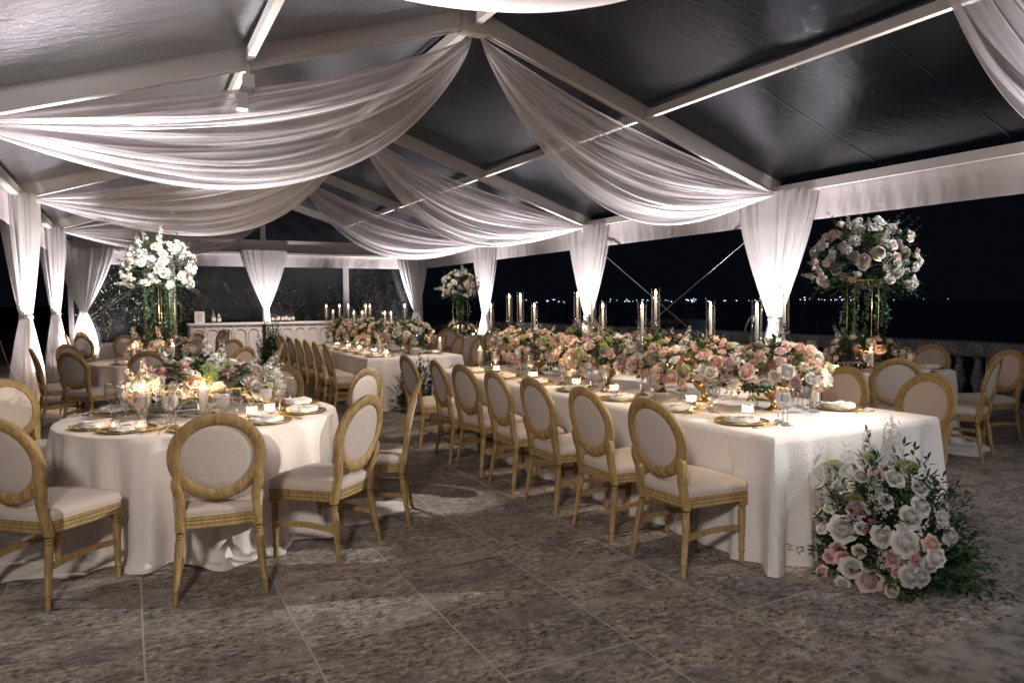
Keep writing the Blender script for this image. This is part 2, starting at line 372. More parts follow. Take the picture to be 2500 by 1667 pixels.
# ================================================================== THE SETTING
g = G(); g.add([(-60, -12, 0), (10.95, -12, 0), (10.95, 60, 0), (-60, 60, 0)], [(0, 1, 2, 3)])
tag(part('terrace_floor', g, 'coral_stone', None, False), None, None, kind='structure')
g = G(); g.add([(1.2, -6, .004), (10.2, -6, .004), (10.2, 1.87, .004), (1.2, 1.87, .004)], [(0, 1, 2, 3)])
tag(part('path', g, 'smooth_stone', None, False), None, None, kind='structure')
g = G(); g.add([(-5000, -5000, -3), (7000, -5000, -3), (7000, 7000, -3), (-5000, 7000, -3)], [(0, 1, 2, 3)])
tag(part('water', g, 'sea', None, False), None, None, kind='structure')
g = G(); g.box(-5000, -60, -3000, 6000, -2.9, -.1).box(-60, 10.9, 60, 6000, -2.9, -.1)
tag(part('ground', g, 'grass_dark', None, False), None, None, kind='structure')
# the lit shore across the water
rr = random.Random(5)
def shore(name, mat, n, u0, u1, smin, smax, label):
    g = G()
    for i in range(n):
        az = R(27.96)+math.atan((rr.uniform(u0, u1)-1250)/1762.5); d = rr.uniform(3300, 3900)
        x, y = d*sin(az), d*cos(az); s = rr.uniform(smin, smax); z = rr.choice((2, 4, 5, 7, 10, 16))
        m = Matrix.Translation((x, y, z)) @ Matrix.Rotation(-az, 4, 'Z')
        g.box(-s*rr.uniform(1, 2.4), s, -1, 1, -s*.6, s*.6, m)
    o = part(name, g, mat, None, False); tag(o, label, 'city lights', kind='stuff')
shore('shore_lights', 'city', 60, 1470, 2090, .9, 2.2, 'row of bluish white lights on the far shore across the dark water')
shore('warm_shore_lights', 'city_warm', 20, 1310, 2320, .8, 1.6, 'small warm white lights scattered along the far shore')
shore('shore_lights_left', 'city', 6, 1280, 1385, 1.6, 3, 'brighter group of blue white lights on the shore beside the second leg curtain')
bpy.data.objects['shore_lights_left'].name = 'harbour_lights'
shore('red_shore_lights', 'city_red', 2, 1325, 2080, .9, 1.3, 'tiny red lights between the white ones on the far shore')

# ------------------------------------------------------------------ tent
TENT = thing('marquee_tent', 'clear roofed frame tent with white metal rafters over the dinner tables', 'marquee')
def roofz(x): return ZE+(ZR-ZE)*(1-abs(x-XC)/(XR-XC))
for k, y in enumerate(YK):
    for x in (XL, XR):
        g = G().bar((x, y, ZE-.02), (XC+(.06 if x > XC else -.06), y, ZR-.02), .11, .19)
        # keder rail lips along both edges of the box section
        for dz in (-.10, .10):
            for dy in (-.05, .05): g.bar((x, y+dy, ZE-.02+dz), (XC, y+dy, ZR-.02+dz), .014, .014)
        part('rafter', g, 'aluminium', TENT, False)
        g = G().box(x-.06, x+.06, y-.05, y+.05, .02, ZE-.1).box(x-.15, x+.15, y-.15, y+.15, 0, .02)
        part('leg', g, 'aluminium', TENT, False)
        g = G().bar((x-(.16 if x > XC else -.16), y, ZE-.12), (x, y, ZE-.5), .07, .05).box(x-.08, x+.08, y-.07, y+.07, ZE-.28, ZE-.12)
        part('eave_joint', g, 'aluminium', TENT, False)
    g = G().box(XC-.16, XC+.16, y-.075, y+.075, ZR-.20, ZR+.06).tube([(XC-.1, y-.09, ZR-.07), (XC-.1, y+.09, ZR-.07)], .016, 8).tube([(XC+.1, y-.09, ZR-.07), (XC+.1, y+.09, ZR-.07)], .016, 8)
    part('ridge_joint', g, 'aluminium', TENT, False)
for k in range(4):
    y0, y1 = YK[k]+.056, YK[k+1]-.056
    for x in (XL, XR):
        part('eave_beam', G().box(x-.05, x+.05, y0, y1, ZE-.10, ZE+.02), 'aluminium', TENT, False)
        xm = XC+(x-XC)*.5; zm = (ZE+ZR)/2-.03
        part('purlin', G().bar((xm, y0, zm), (xm, y1, zm), .07, .10), 'aluminium', TENT, False)
    part('ridge_beam', G().box(XC-.045, XC+.045, y0, y1, ZR-.12, ZR-.0), 'aluminium', TENT, False)
rr = random.Random(11)
for k in range(-1, 4):
    y0, y1 = (YK[k]+.06, YK[k+1]-.06) if k >= 0 else (-2.1, YK[0]-.06)
    for x in (XL, XR):
        nx, ny = 30, 24; v = []
        ph = rr.uniform(0, 6)
        for i in range(nx+1):
            for j in range(ny+1):
                fx, fy = i/nx, j/ny; X = x+(XC-x)*fx; Y = y0+(y1-y0)*fy
                w = .030*sin(pi*fy)*(1+.3*sin(fx*6+ph))+.003*sin(fy*26+fx*14+ph)*sin(fx*5)
                edge = min(1, 6*min(fx, 1-fx, fy, 1-fy))
                v.append((X, Y, roofz(X)+.085-w*edge))
        f = [(i*(ny+1)+j, (i+1)*(ny+1)+j, (i+1)*(ny+1)+j+1, i*(ny+1)+j+1) for i in range(nx) for j in range(ny)]
        part('roof_panel', G().add(v, f), 'vinyl', TENT)
    # thin welded seams and pull lines on the roof sheets
    for x in (XL, XR):
        g = G()
        for q in (.34, .67):
            Y = y0+(y1-y0)*q; g.bar((x, Y, ZE+.062), (XC, Y, ZR+.062), .012, .003)
        part('roof_seam', g, 'vinyl', TENT, False)
def ripple_sheet(p0, p1, ztop, zbot, amp, n=200, m=8, seed=0, lip=.0):
    """hanging strip between two plan points, with small vertical ripples; two skins thick"""
    q = random.Random(seed); p0, p1 = Vector(p0), Vector(p1); d = p1-p0; L = d.length; d.normalize(); nn = Vector((-d.y, d.x))
    a = [q.uniform(0, 6) for _ in range(4)]; v = []; g = G()
    for off in (0, .006):
        v = []
        for i in range(n+1):
            s = i/n
            for j in range(m+1):
                t = j/m; w = amp*(t+.15)*(sin(s*L*5+a[0])+.6*sin(s*L*13+a[1])+.45*sin(s*L*27+a[2]+t*3)+.25*sin(s*L*61+a[3]-t*5))
                p = p0+d*L*s+nn*(w+off+lip*t); v.append((p.x, p.y, ztop+(zbot-ztop)*t))
        g.add(v, [(i*(m+1)+j, (i+1)*(m+1)+j, (i+1)*(m+1)+j+1, i*(m+1)+j+1) for i in range(n) for j in range(m)])
    return g
for k in range(-1, 4):
    y0, y1 = (YK[k]+.07, YK[k+1]-.07) if k >= 0 else (-2.1, YK[0]-.07)
    for x in (XR, XL):
        part('valance', ripple_sheet((x+(.08 if x > 0 else -.08), y0), (x+(.08 if x > 0 else -.08), y1), ZE-.02, ZE-.52, .006, seed=k+9), 'valance', TENT)
# gable end
YE = 22.68
part('gable_valance', ripple_sheet((XL+.1, YE-.10), (XR-.1, YE-.10), 3.02, 2.66, .006, 140, seed=3), 'valance', TENT)
part('gable_band', ripple_sheet((XL+.1, YE-.07), (XR-.1, YE-.07), 3.46, 3.06, .002, 140, seed=4), 'valance', TENT)
part('gable_beam', G().box(XL+.06, XR-.06, YE-.16, YE-.05, 3.02, 3.085), 'aluminium', TENT, False)
part('gable_post', G().box(XC-.07, XC+.07, YE-.05, YE+.05, 0, ZR-.2), 'aluminium', TENT, False)
for x in (1.13, 6.10):
    part('gable_post', G().box(x-.09, x+.09, YE-.05, YE+.05, 0, 3.0), 'white_metal', TENT, False)
def vwall(x0, x1, z0, z1f, n=16, mat='vinyl_wall'):
    v = []; m = 14
    for i in range(n+1):
        X = x0+(x1-x0)*i/n; z1 = z1f(X)
        for j in range(m+1):
            t = j/m; v.append((X, YE+.03+.018*sin(i*1.7+j*.6)*sin(pi*t), z0+(z1-z0)*t))
    return G().add(v, [(i*(m+1)+j, (i+1)*(m+1)+j, (i+1)*(m+1)+j+1, i*(m+1)+j+1) for i in range(n) for j in range(m)])
for a, b in ((XL+.07, 1.03), (1.23, XC-.08), (XC+.08, 6.0), (6.2, XR-.07)):
    part('wall_panel', vwall(a, b, .02, lambda X: 2.75), 'vinyl_wall', TENT)
for a, b in ((XL+.3, XC-.08), (XC+.08, XR-.3)):
    part('gable_panel', vwall(a, b, 3.44, lambda X: roofz(X)-.02), 'vinyl_wall', TENT)
# bracing cables on the side walls
def cable(name, a, b, lab):
    a, b = Vector(a), Vector(b); r = thing(name, lab, 'cable', tuple(b))
    g = G().tube([a-b, (0, 0, 0)], .007, 6); part('wire', g, 'cable', r)
    d = (b-a).normalized(); g = G().tube([a-b+d*.10, a-b+d*.35], .018, 8); part('turnbuckle', g, 'white_metal', r)
cable('brace_cable', (XR, YK[1]+.1, 2.75), (XR, YK[2]-.1, .05), 'thin bracing cable running down leftwards from the big right leg curtain')
cable('brace_cable', (XR, YK[2]-.1, 2.75), (XR, YK[1]+.1, .05), 'thin bracing cable running down rightwards from the second right leg curtain')
cable('brace_cable', (XL-.05, YK[1]+.1, 2.75), (XL-.05, YK[2]-.1, .05), 'thin bracing cable crossing in front of the nearest left leg curtain')

# ------------------------------------------------------------------ sheer drapes under the roof
def drape(y, side, seed, lab):
    q = random.Random(seed); ph = [q.uniform(0, 2*pi) for _ in range(8)]
    xe = XR-.05 if side > 0 else XL+.05
    A = Vector((XC+side*.05, y-.10, ZR-.24)); B = Vector((xe-side*.12, y-.10, ZE-.10))
    ns, nt = 84, 150; v = []; uv = []
    for i in range(ns+1):
        s = i/ns
        env = sin(pi*s**.75)
        e2 = min(1, (sin(pi*s)+1e-9)**.55)
        for j in range(nt+1):
            t = j/nt
            fold = .026*sin(2*pi*(4.3+.6*s)*t+ph[0]+2.3*s)+.020*sin(2*pi*9.4*t+ph[1]-2.7*s)+.011*sin(2*pi*19*t+ph[2]+3.2*s)+.006*sin(2*pi*33*t+ph[5]-2*s)
            tt = t+.030*sin(2*pi*2.3*t+ph[3]+2.5*s)
            sag = (.20+1.03*tt)*env + fold*1.15*e2
            lat = .16*cos(2*pi*1.2*t+ph[4])*env + e2*(.036*cos(2*pi*(4.3+.6*s)*t+ph[0]+2.3*s)+.024*cos(2*pi*9.4*t+ph[1]-2.7*s)+.012*cos(2*pi*19*t+ph[2]+3.2*s)+.006*cos(2*pi*33*t+ph[5]-2*s))
            uv.append((s, t)); p = A.lerp(B, s); v.append((p.x, p.y+lat*.9, p.z-sag-.03*t))
    f = [(i*(nt+1)+j, (i+1)*(nt+1)+j, (i+1)*(nt+1)+j+1, i*(nt+1)+j+1) for i in range(ns) for j in range(nt)]
    o = part('ceiling_drape', G().add(v, f), 'sheer'); L_ = o.data.uv_layers.new(name='UVMap')
    for lp in o.data.loops: L_.data[lp.index].uv = uv[lp.vertex_index]
    tag(o, lab, 'drape', 'sheer white swags under the roof')
DL = [('sheer white swag cut off by the top edge of the photo at centre left', 'sheer white swag cut off at the upper right corner'),
      ('widest sheer white swag sweeping left from the nearest visible ridge joint', 'large sheer swag from the nearest ridge joint to the big right leg curtain'),
      ('sheer swag on the left hanging just below the widest swag', 'sheer swag running right to the second right leg curtain'),
      ('farthest left sheer swag just above the tall white flower ball', 'farthest right sheer swag ending at the third right leg curtain')]
for k in range(4):
    drape(YK[k], -1, 20+k, DL[k][0]); drape(YK[k], 1, 40+k, DL[k][1])

# ------------------------------------------------------------------ curtains at the legs
def curtain(cx, cy, ax, wtop, ztop, ztie, wbot, seed, lab, xoff=0, dep=.20):
    q = random.Random(seed); n = 150; m = 60; ph = [q.uniform(0, 6) for _ in range(6)]
    r = thing('leg_curtain', lab, 'curtain', (cx, cy, 0), 0, 'white curtains gathered at the tent legs')
    def shape(z, extra=0):
        if z >= ztie:
            t = (z-ztie)/(ztop-ztie); hw = .075+(wtop/2-.075)*(1-(1-t)**1.5)*(.94+.06*t); hd = .07+(dep/2)*min(1, t*1.3)**.8; am = .004+.020*min(1, t*1.4)
            sh = xoff*(t**1.0)
        else:
            t = (ztie-z)/ztie; hw = .075+(wbot/2-.075)*(1-(1-min(1, t*1.25))**2); hd = .07+.10*min(1, t*1.5); am = .004+.022*min(1, t*2); sh = 0
        ring = []
        for k in range(n):
            a = 2*pi*k/n; c, s_ = cos(a), sin(a)
            rx = abs(c)**.75*(1 if c > 0 else -1); ry = abs(s_)**.75*(1 if s_ > 0 else -1)
            w = am*(sin(17*a+ph[0]+t*.5)+.6*sin(29*a+ph[1])+.5*sin(7*a+ph[2]+t*1.5))
            u = sh+rx*(hw+w*.6); d = ry*(hd+w*1.2)
            ring.append((u, d, z) if ax == 'x' else (d, u, z))
        return ring
    zs = [ztop-(ztop-ztie)*i/(m*.6) for i in range(int(m*.6)+1)]+[ztie*(1-i/(m*.4)) for i in range(1, int(m*.4)+1)]
    zs[-1] = .01
    part('curtain_panel', G().loft([shape(z) for z in zs]), 'curtain', r)
    # gathered header and tie band
    g = G(); head = [[(p[0]*1.02, p[1]*1.05, ztop+dz) for p in shape(ztop)] for dz in (-.03, .0, .03)]
    part('header', G().loft(head), 'curtain', r)
    pr = [( .088, -.03), (.098, -.01), (.098, .015), (.086, .03)]
    part('tie_band', G().lathe(pr, 24, (0, 0, ztie)), 'curtain', r)
curtain(XR-.02, YK[1], 'y', 1.36, 3.10, 1.25, .42, 1, 'largest white leg curtain at the right between the tall vases and the open night')
curtain(XR-.02, YK[2], 'y', 1.30, 3.10, 1.25, .42, 2, 'second white leg curtain from the right, behind the long flower row')
curtain(XR-.02, YK[3], 'y', 1.10, 3.10, 1.25, .42, 3, 'third white leg curtain from the right, behind the small far flower ball')
curtain(XR-.25, YK[4]-.25, 'x', 1.00, 3.04, 1.28, .46, 4, 'white curtain at the far right corner of the tent behind the candles', -.12)
curtain(XC, YE-.30, 'x', 1.22, 3.10, 1.42, .22, 5, 'white curtain on the centre post of the end wall above the bar')
curtain(XL+.02, YK[2], 'y', .95, 3.10, 1.38, .80, 6, 'nearest white leg curtain at the left edge of the photo', 0, .26)
curtain(XL+.02, YK[3], 'y', 1.00, 3.10, 1.38, .80, 7, 'second white leg curtain from the left edge', 0, .26)
curtain(XL+.30, YK[4]-.25, 'x', 1.30, 3.06, 1.38, .60, 8, 'white curtain at the far left corner of the tent, brightly lit at its tie', .10)

# spotlight unit on the near rafter
r = thing('floodlight', 'small white twin spotlight clamped under the left rafter of the tent', 'spotlight', (1.12, 7.62, 3.62))
part('bracket', G().bar((0, .02, .28), (0, 0, .02), .03, .05), 'white_metal', r, False)
part('housing', G().box(-.05, .05, -.06, .05, .05, .17), 'white_metal', r, False)
part('housing', G().box(-.12, -.02, -.06, .05, -.17, -.02), 'white_metal', r, False)
part('lens', G().box(-.115, -.025, -.062, .0, -.185, -.172), 'lens', r, False)
part('yoke', G().tube([(.02, 0, .05), (.08, 0, -.04), (.0, 0, -.12)], .01), 'dark_metal', r)

# ================================================================== chairs
def outline(wf, wr, yf, yr, rad=.05, n=6):
    """rounded trapezoid, front wide; returns plan points"""
    P = [(wf/2, yf), (-wf/2, yf), (-wr/2, yr), (wr/2, yr)]; out = []
    for i, p in enumerate(P):
        a, b, c = Vector((*P[i-1], 0)), Vector((*p, 0)), Vector((*P[(i+1) % 4], 0))
        p0 = b+(a-b).normalized()*rad; p1 = b+(c-b).normalized()*rad
        for k in range(n+1):
            t = k/n; q = p0*(1-t)**2+b*2*t*(1-t)+p1*t*t; out.append((q.x, q.y))
        if i == 0 or i == 2:   # bow on front / rear edges
            q0 = p1; nx = Vector((*P[(i+1) % 4], 0)); q1 = nx+(b-nx).normalized()*rad
            for k in range(1, 6):
                t = k/6; q = q0.lerp(q1, t); bow = .022*sin(pi*t)*(1 if i == 0 else .4); out.append((q.x, q.y+bow*(1 if i == 0 else -1)))
    return out
def build_chair():
    r = thing('oval_back_chair', '', 'chair')
    OUT = outline(.49, .40, .225, -.215)
    ring = lambda s, z: [(x*s, y*s+.0, z) for x, y in OUT]
    g = G().loft([ring(a, z) for a, z in ((1.0, .432), (1.025, .445), (1.03, .460), (1.005, .478), (.93, .492), (.75, .502), (.45, .507), (.001, .508))])
    cush = part('seat_cushion', g, 'linen', r)
    pr = [(.96, .368), (1.0, .370), (1.008, .377), (1.0, .384), (.992, .387), (1.006, .392), (1.012, .399), (1.004, .405), (.996, .408), (1.012, .413), (1.018, .421), (1.008, .430), (.97, .434)]
    part('seat_rail', G().loft([ring(a, z) for a, z in pr]), 'oak', r, ang=50)
    part('piping', G().tube([Vector(p)*1 for p in ring(1.012, .436)]+[Vector(ring(1.012, .436)[0])], .0035, 5, False), 'linen', cush)
    lean = lambda z: -.222-(z-.42)*.16-max(0, z-.55)**2*.16
    # oval back frame: swept moulded section
    prof = [(-.031, -.010), (-.031, .010), (-.024, .017), (-.014, .0155), (-.008, .019), (.008, .019), (.014, .0155), (.022, .018), (.030, .012), (.032, 0), (.030, -.012), (.022, -.018), (.0, -.020), (-.022, -.018)]
    zc, a, b = .752, .2085, .2025; n = 56; rings = []
    for k in range(n):
        th = 2*pi*k/n; c, s = cos(th), sin(th)
        nx, nz = c/a, s/b; L = math.hypot(nx, nz); nx /= L; nz /= L; rg = []
        for u, w in prof:
            x = a*c+nx*u; z = zc+b*s+nz*u
            rg.append((x, lean(z)+w+.012*(x/.2)**2, z))
        rings.append(rg)
    rings.append(rings[0])
    bf = part('back_frame', G().loft(rings), 'oak', r, ang=45)
    # padded panel, both faces
    g = G()
    for sgn in (1, -1):
        rg = []
        for q, dy in ((1.0, .004), (.93, .013), (.75, .019), (.4, .023), (.001, .024)):
            rg.append([((a-.026)*q*cos(2*pi*k/40), lean(zc+(b-.026)*q*sin(2*pi*k/40))+sgn*dy*(1 if sgn > 0 else .75)+.012*(((a-.026)*q*cos(2*pi*k/40))/.2)**2, zc+(b-.026)*q*sin(2*pi*k/40)) for k in range(40)])
        g.loft(rg)
    part('back_panel', g, 'linen', bf)
    part('apron_carving', G().loft([[(x, lean(z)+d, z) for x, z in ((-.165, .615), (-.12, .575), (-.06, .548), (0, .540), (.06, .548), (.12, .575), (.165, .615), (.15, .585), (.10, .545), (.05, .522), (0, .515), (-.05, .522), (-.10, .545), (-.15, .585))] for d in (-.016, .016)], caps=False), 'oak', bf, ang=50)
    for s in (1, -1):
        pts = [(.196, .665), (.203, .64), (.202, .61), (.192, .575), (.183, .54), (.181, .50), (.186, .465), (.190, .43), (.191, .36)]
        wid = [.014, .020, .024, .026, .024, .022, .022, .023, .023]; rg = []
        for (x, z), w in zip(pts, wid):
            rg.append([(s*(x+u*w), lean(z)+v*.019, z) for u, v in ((-1, -.8), (-.8, -1), (.8, -1), (1, -.8), (1, .8), (.8, 1), (-.8, 1), (-1, .8))])
        part('back_post', G().loft(rg, caps=True), 'oak', r, ang=45)
        def leg(x0, y0, x1, y1, front):
            g = G()
            if front: g.box(s*x0-.023, s*x0+.023, y0-.023, y0+.023, .345, .425)
            zz = [(.350, .016), (.342, .022), (.334, .016), (.326, .0215), (.318, .0165), (.308, .0225), (.28, .0215), (.18, .0185), (.085, .0155), (.079, .0185), (.070, .0185), (.064, .014), (.03, .0155), (.0, .0135)]
            seg = 20; v = []; f = []
            for i, (z, rd) in enumerate(zz):
                t = 1-z/.35; cx, cy = s*(x0+(x1-x0)*t), y0+(y1-y0)*t
                for k in range(seg):
                    th = 2*pi*k/seg; flute = (.93 if k % 2 else 1.03) if .09 < z < .30 else 1
                    v.append((cx+rd*flute*cos(th), cy+rd*flute*sin(th), z))
            for i in range(len(zz)-1):
                for k in range(seg): f.append((i*seg+k, (i+1)*seg+k, (i+1)*seg+(k+1) % seg, i*seg+(k+1) % seg))
            f.append(tuple((len(zz)-1)*seg+k for k in range(seg))); g.add(v, f)
            part('leg', g, 'oak', r, ang=35)
        leg(.215, .195, .215, .197, True); leg(.191, -.212, .222, -.262, False)
        g = G(); pts = [(s*.215, .195-i*.43/8, .205+.018*sin(pi*i/8)) for i in range(9)]; pts = [(s*(.215-.008*i/8), .195-.425*i/8, .205+.018*sin(pi*i/8)) for i in range(9)]
        rg = [[(p[0]+u*.010, p[1], p[2]+w*.015) for u, w in ((-1, -1), (1, -1), (1, 1), (-1, 1))] for p in pts]
        part('stretcher', g.loft(rg), 'oak', r, False)
    return r
CH = Kind(build_chair); JIT = random.Random(3)
def chair(x, y, face, lab, grp):
    """face = compass angle (deg, CCW from +X) the sitter looks along"""
    q = JIT; return CH.place((x+q.uniform(-.012, .012), y+q.uniform(-.012, .012), 0), R(face-90+q.uniform(-2.2, 2.2)), lab, grp)
def ring_chairs(cx, cy, items, grp, rr=1.13):
    for ang, rad, turn, lab in items:
        a = R(ang); chair(cx+rad*cos(a), cy+rad*sin(a), ang+180+turn, lab, grp)
T1 = (.45, 5.55); T3 = (.40, 11.30); T4 = (.40, 17.0)
Q1 = (7.40, 5.40); Q2 = (7.20, 10.60); Q3 = (7.00, 15.80)
gr = 'chairs around the front left round table'
chair(-.38, 4.60, 47, 'oval back chair cut by the left edge of the photo, nearest to the camera', gr)
chair(.41, 4.25, 86, 'oval back chair seen square from behind at the front left round table', gr)
chair(1.05, 4.47, 132, 'oval back chair turned left with a brightly lit back, front left round table', gr)
chair(1.52, 4.98, 158, 'oval back chair seen edge on at the right of the front left round table', gr)
chair(1.50, 5.92, 198, 'oval back chair at the right rim of the front left table, padded front showing', gr)
chair(1.08, 6.62, 240, 'oval back chair behind the wine glasses at the front left round table', gr)
chair(.25, 6.92, 278, 'oval back chair hidden behind the centrepiece of the front left round table', gr)
chair(-.60, 6.42, 318, 'oval back chair facing the camera at the left edge beyond the front left round table', gr)
gr = 'chairs around the middle left round table'
ring_chairs(*T3, [(180, 1.20, 10, 'chair seen from the side in front of the second left leg curtain'),
    (228, 1.22, -4, 'chair with its back to the camera beside the left curtains, middle left table'),
    (262, 1.22, 0, 'chair with its back to the camera half hidden by the front left centrepiece'),
    (306, 1.25, 0, 'chair at the right front of the middle left round table'),
    (338, 1.30, 14, 'nearly edge on chair between the middle left table and the long row'),
    (45, 1.22, 0, 'chair facing the camera at the right rear of the middle left round table'),
    (90, 1.25, 0, 'chair behind the tall flower stand'), (140, 1.25, 0, 'chair at the left rear of the middle left round table')], gr)
gr = 'chairs around the far left round table'
ring_chairs(*T4, [(180, 1.2, 0, 'chair at the left of the far left round table'), (218, 1.25, 5, 'chair at the front left of the far left round table'),
    (252, 1.22, 0, 'chair with its back to the camera at the far left round table'), (300, 1.22, 0, 'chair at the front right of the far left round table near the bar'),
    (335, 1.25, 0, 'chair at the right of the far left round table near the bar'), (20, 1.25, 0, 'rear right chair of the far left round table in front of the bar'),
    (150, 1.2, 0, 'rear left chair of the far left round table')], gr)
gr = 'chairs along the left side of the front long table'
NL = ['nearest', 'second nearest', 'third nearest', 'fourth nearest', 'fifth', 'sixth', 'farthest']
for n, (y, tn) in enumerate(((3.27, 3), (3.92, -2), (4.60, 2), (5.27, -3), (5.96, 3), (6.50, -5), (7.36, 2))):
    chair(2.94 if n else 2.93, y, tn, '%s chair along the left side of the front long table' % NL[n], gr)
gr = 'chairs along the right side of the front long table'
for n, y in enumerate((3.30, 3.98, 4.66, 5.34, 6.02, 6.70, 7.38)):
    chair(4.93, y, 180+(n % 3-1)*3, '%s chair along the right side of the front long table' % NL[n], gr)
gr = 'chairs along the left side of the far long table'
for n, y in enumerate((10.10, 10.74, 11.38, 12.02, 12.66, 13.30, 13.94)):
    chair(2.74, y, (n*37 % 5)-2, '%s chair along the left side of the far long table' % NL[n], gr)
gr = 'chairs along the right side of the far long table'
for n, y in enumerate((10.70, 11.45, 12.2, 13.0, 13.8)):
    chair(4.74, y, 180+(n*53 % 5)-2, '%s chair along the right side of the far long table' % (NL[:4]+['farthest'])[n], gr)
gr = 'chairs around the right round table'
ring_chairs(*Q1, [(228, 1.16, 0, 'chair of the right round table just beyond the front long table, back to camera'),
    (260, 1.22, 28, 'chair with a pale lit back at the right round table, nearest the right edge'),
    (308, 1.20, 36, 'chair seen edge on at the right edge of the photo by the balustrade'),
    (0, 1.05, 8, 'chair facing the camera at the right round table in front of the balustrade'),
    (75, 1.22, 0, 'chair behind the right tall flower stand'), (180, 1.2, 0, 'chair at the left of the right round table behind the candles')], gr)
gr = 'chairs around the middle right round table'
ring_chairs(*Q2, [(20, 1.25, 0, 'right rear chair of the middle right round table'), (335, 1.25, 0, 'right chair of the middle right round table by the balustrade'),
    (120, 1.22, 0, 'left rear chair of the middle right round table behind the flower row'), (165, 1.22, 0, 'left chair of the middle right round table'), (70, 1.22, 0, 'rear chair of the middle right round table')], gr)
gr = 'chairs around the far right round table'
ring_chairs(*Q3, [(235, 1.2, 0, 'chair at the far right round table, back to the camera, left of its stand'), (190, 1.2, 0, 'left chair of the far right round table'),
    (275, 1.2, 0, 'chair below the small far flower ball with its back to the camera'), (315, 1.22, 0, 'right front chair of the far right round table'), (150, 1.2, 0, 'left rear chair of the far right round table by the corner curtain')], gr)

# ================================================================== table linen
TZ = .76
def round_cloth(c, seed, lab, R0=.915):
    q = random.Random(seed); n = 288; ph = [q.uniform(0, 6) for _ in range(6)]; rings = []
    nf = 14
    def fold(a):
        b = sin((nf+5)*a+ph[0]+1.4*sin(3*a+ph[3])); b = (abs(b)**.7)*(1 if b > 0 else -1)
        return .50*b+.38*sin((nf-3)*a+ph[1])+.16*sin(37*a+ph[2])
    for r_ in (.01, .3, .6, .8, .88): rings.append([(R0*r_*cos(2*pi*k/n), R0*r_*sin(2*pi*k/n), TZ) for k in range(n)])
    rings.append([((R0-.012)*cos(2*pi*k/n), (R0-.012)*sin(2*pi*k/n), TZ-.001) for k in range(n)])
    for i in range(23):
        t = i/22; z = TZ-.008-(TZ-.03)*t; rg = []
        for k in range(n):
            a = 2*pi*k/n; w = fold(a)
            rd = R0+.004+.02*t+.100*w*t**.7+(.05*max(0, t-.90)/.10)*(0.7+.5*w)
            rg.append((rd*cos(a+.02*w*t), rd*sin(a+.02*w*t), z+.012*max(0, t-.8)*sin(40*a+ph[3])*5*.1))
        rings.append(rg)
    for e, zz in ((.07, .016), (.16, .020), (.25, .012), (.33, .005)):
        rg = []
        for k in range(n):
            a = 2*pi*k/n; w = fold(a); pud = .42+.45*sin(3*a+ph[4])+.45*sin(5*a+ph[5])
            rd = R0+.024+.100*w+.05*(.7+.5*w)+e*max(.06, pud)
            zz2 = zz+.022*max(0, sin(23*a+ph[2]+e*14))*(1 if e < .3 else .25)
            rg.append((rd*cos(a+.02*w), rd*sin(a+.02*w), zz2))
        rings.append(rg)
    o = part('tablecloth', G().loft(rings), 'cloth_round', None, True, (c[0], c[1], 0)); sharp(o.data, 60)
    tag(o, lab, 'tablecloth', 'round table linens')
round_cloth(T1, 1, 'ivory floor length cloth of the front left round table, pooling on the stone')
round_cloth(T3, 2, 'ivory cloth of the middle left round table under the tall white flower stand')
round_cloth(T4, 3, 'ivory cloth of the far left round table in front of the bar')
round_cloth(Q1, 4, 'ivory cloth of the right round table beside the balustrade')
round_cloth(Q2, 5, 'ivory cloth of the middle right round table behind the long flower row')
round_cloth(Q3, 6, 'ivory cloth of the far right round table under the small flower ball')
def long_cloth(x0, x1, y0, y1, mat, seed, lab):
    q = random.Random(seed); cx, cyy = (x0+x1)/2, (y0+y1)/2; hx, hy = (x1-x0)/2, (y1-y0)/2
    P = []  # perimeter samples: (px, py, nx, ny, cornerness)
    def side(ax, ay, bx, by, nx, ny, n):
        for i in range(n):
            t = i/n; L = math.hypot(bx-ax, by-ay); d = min(t, 1-t)*L; P.append((ax+(bx-ax)*t, ay+(by-ay)*t, nx, ny, d))
    nlong = 420; nsh = 150
    side(-hx, -hy, hx, -hy, 0, -1, nsh); side(hx, -hy, hx, hy, 1, 0, nlong); side(hx, hy, -hx, hy, 0, 1, nsh); side(-hx, hy, -hx, -hy, -1, 0, nlong)
    ph = [q.uniform(0, 6) for _ in range(4)]; rings = []
    for s in (.02, .5, .9): rings.append([(p[0]*s, p[1]*s, TZ) for p in P])
    rings.append([(p[0]*(1-.012/hx), p[1]*(1-.012/hy), TZ-.0005) for p in P])
    for i in range(20):
        t = i/19; z = TZ-.009-(TZ-.012)*t; rg = []; acc = 0
        for k, (px, py, nx, ny, dc) in enumerate(P):
            w = .010*sin(k*.11+ph[0])+.006*sin(k*.27+ph[1]+t*2)+.004*sin(k*.61+ph[2])
            # loose cloth falls in soft folds either side of each corner
            kx = 1 if px > 0 else -1; ky = 1 if py > 0 else -1; d = dc
            tf = t**.8
            sw = tf*.085*math.exp(-(d/.05)**2)
            nn_ = tf*(-.050*math.exp(-((d-.13)/.055)**2)+.034*math.exp(-((d-.25)/.06)**2)-.014*math.exp(-((d-.36)/.06)**2))
            w += tf*(.010*sin(k*.055+ph[3])+.007*sin(k*.16+ph[1]))
            rg.append((px+nx*(w*t+.02*t+nn_)+kx*sw*.7, py+ny*(w*t+.02*t+nn_)+ky*sw*.7, z))
        rings.append(rg)
    o = part('tablecloth', G().loft(rings), mat, None, True, (cx, cyy, 0)); sharp(o.data, 60); tag(o, lab, 'tablecloth', 'long table linens')
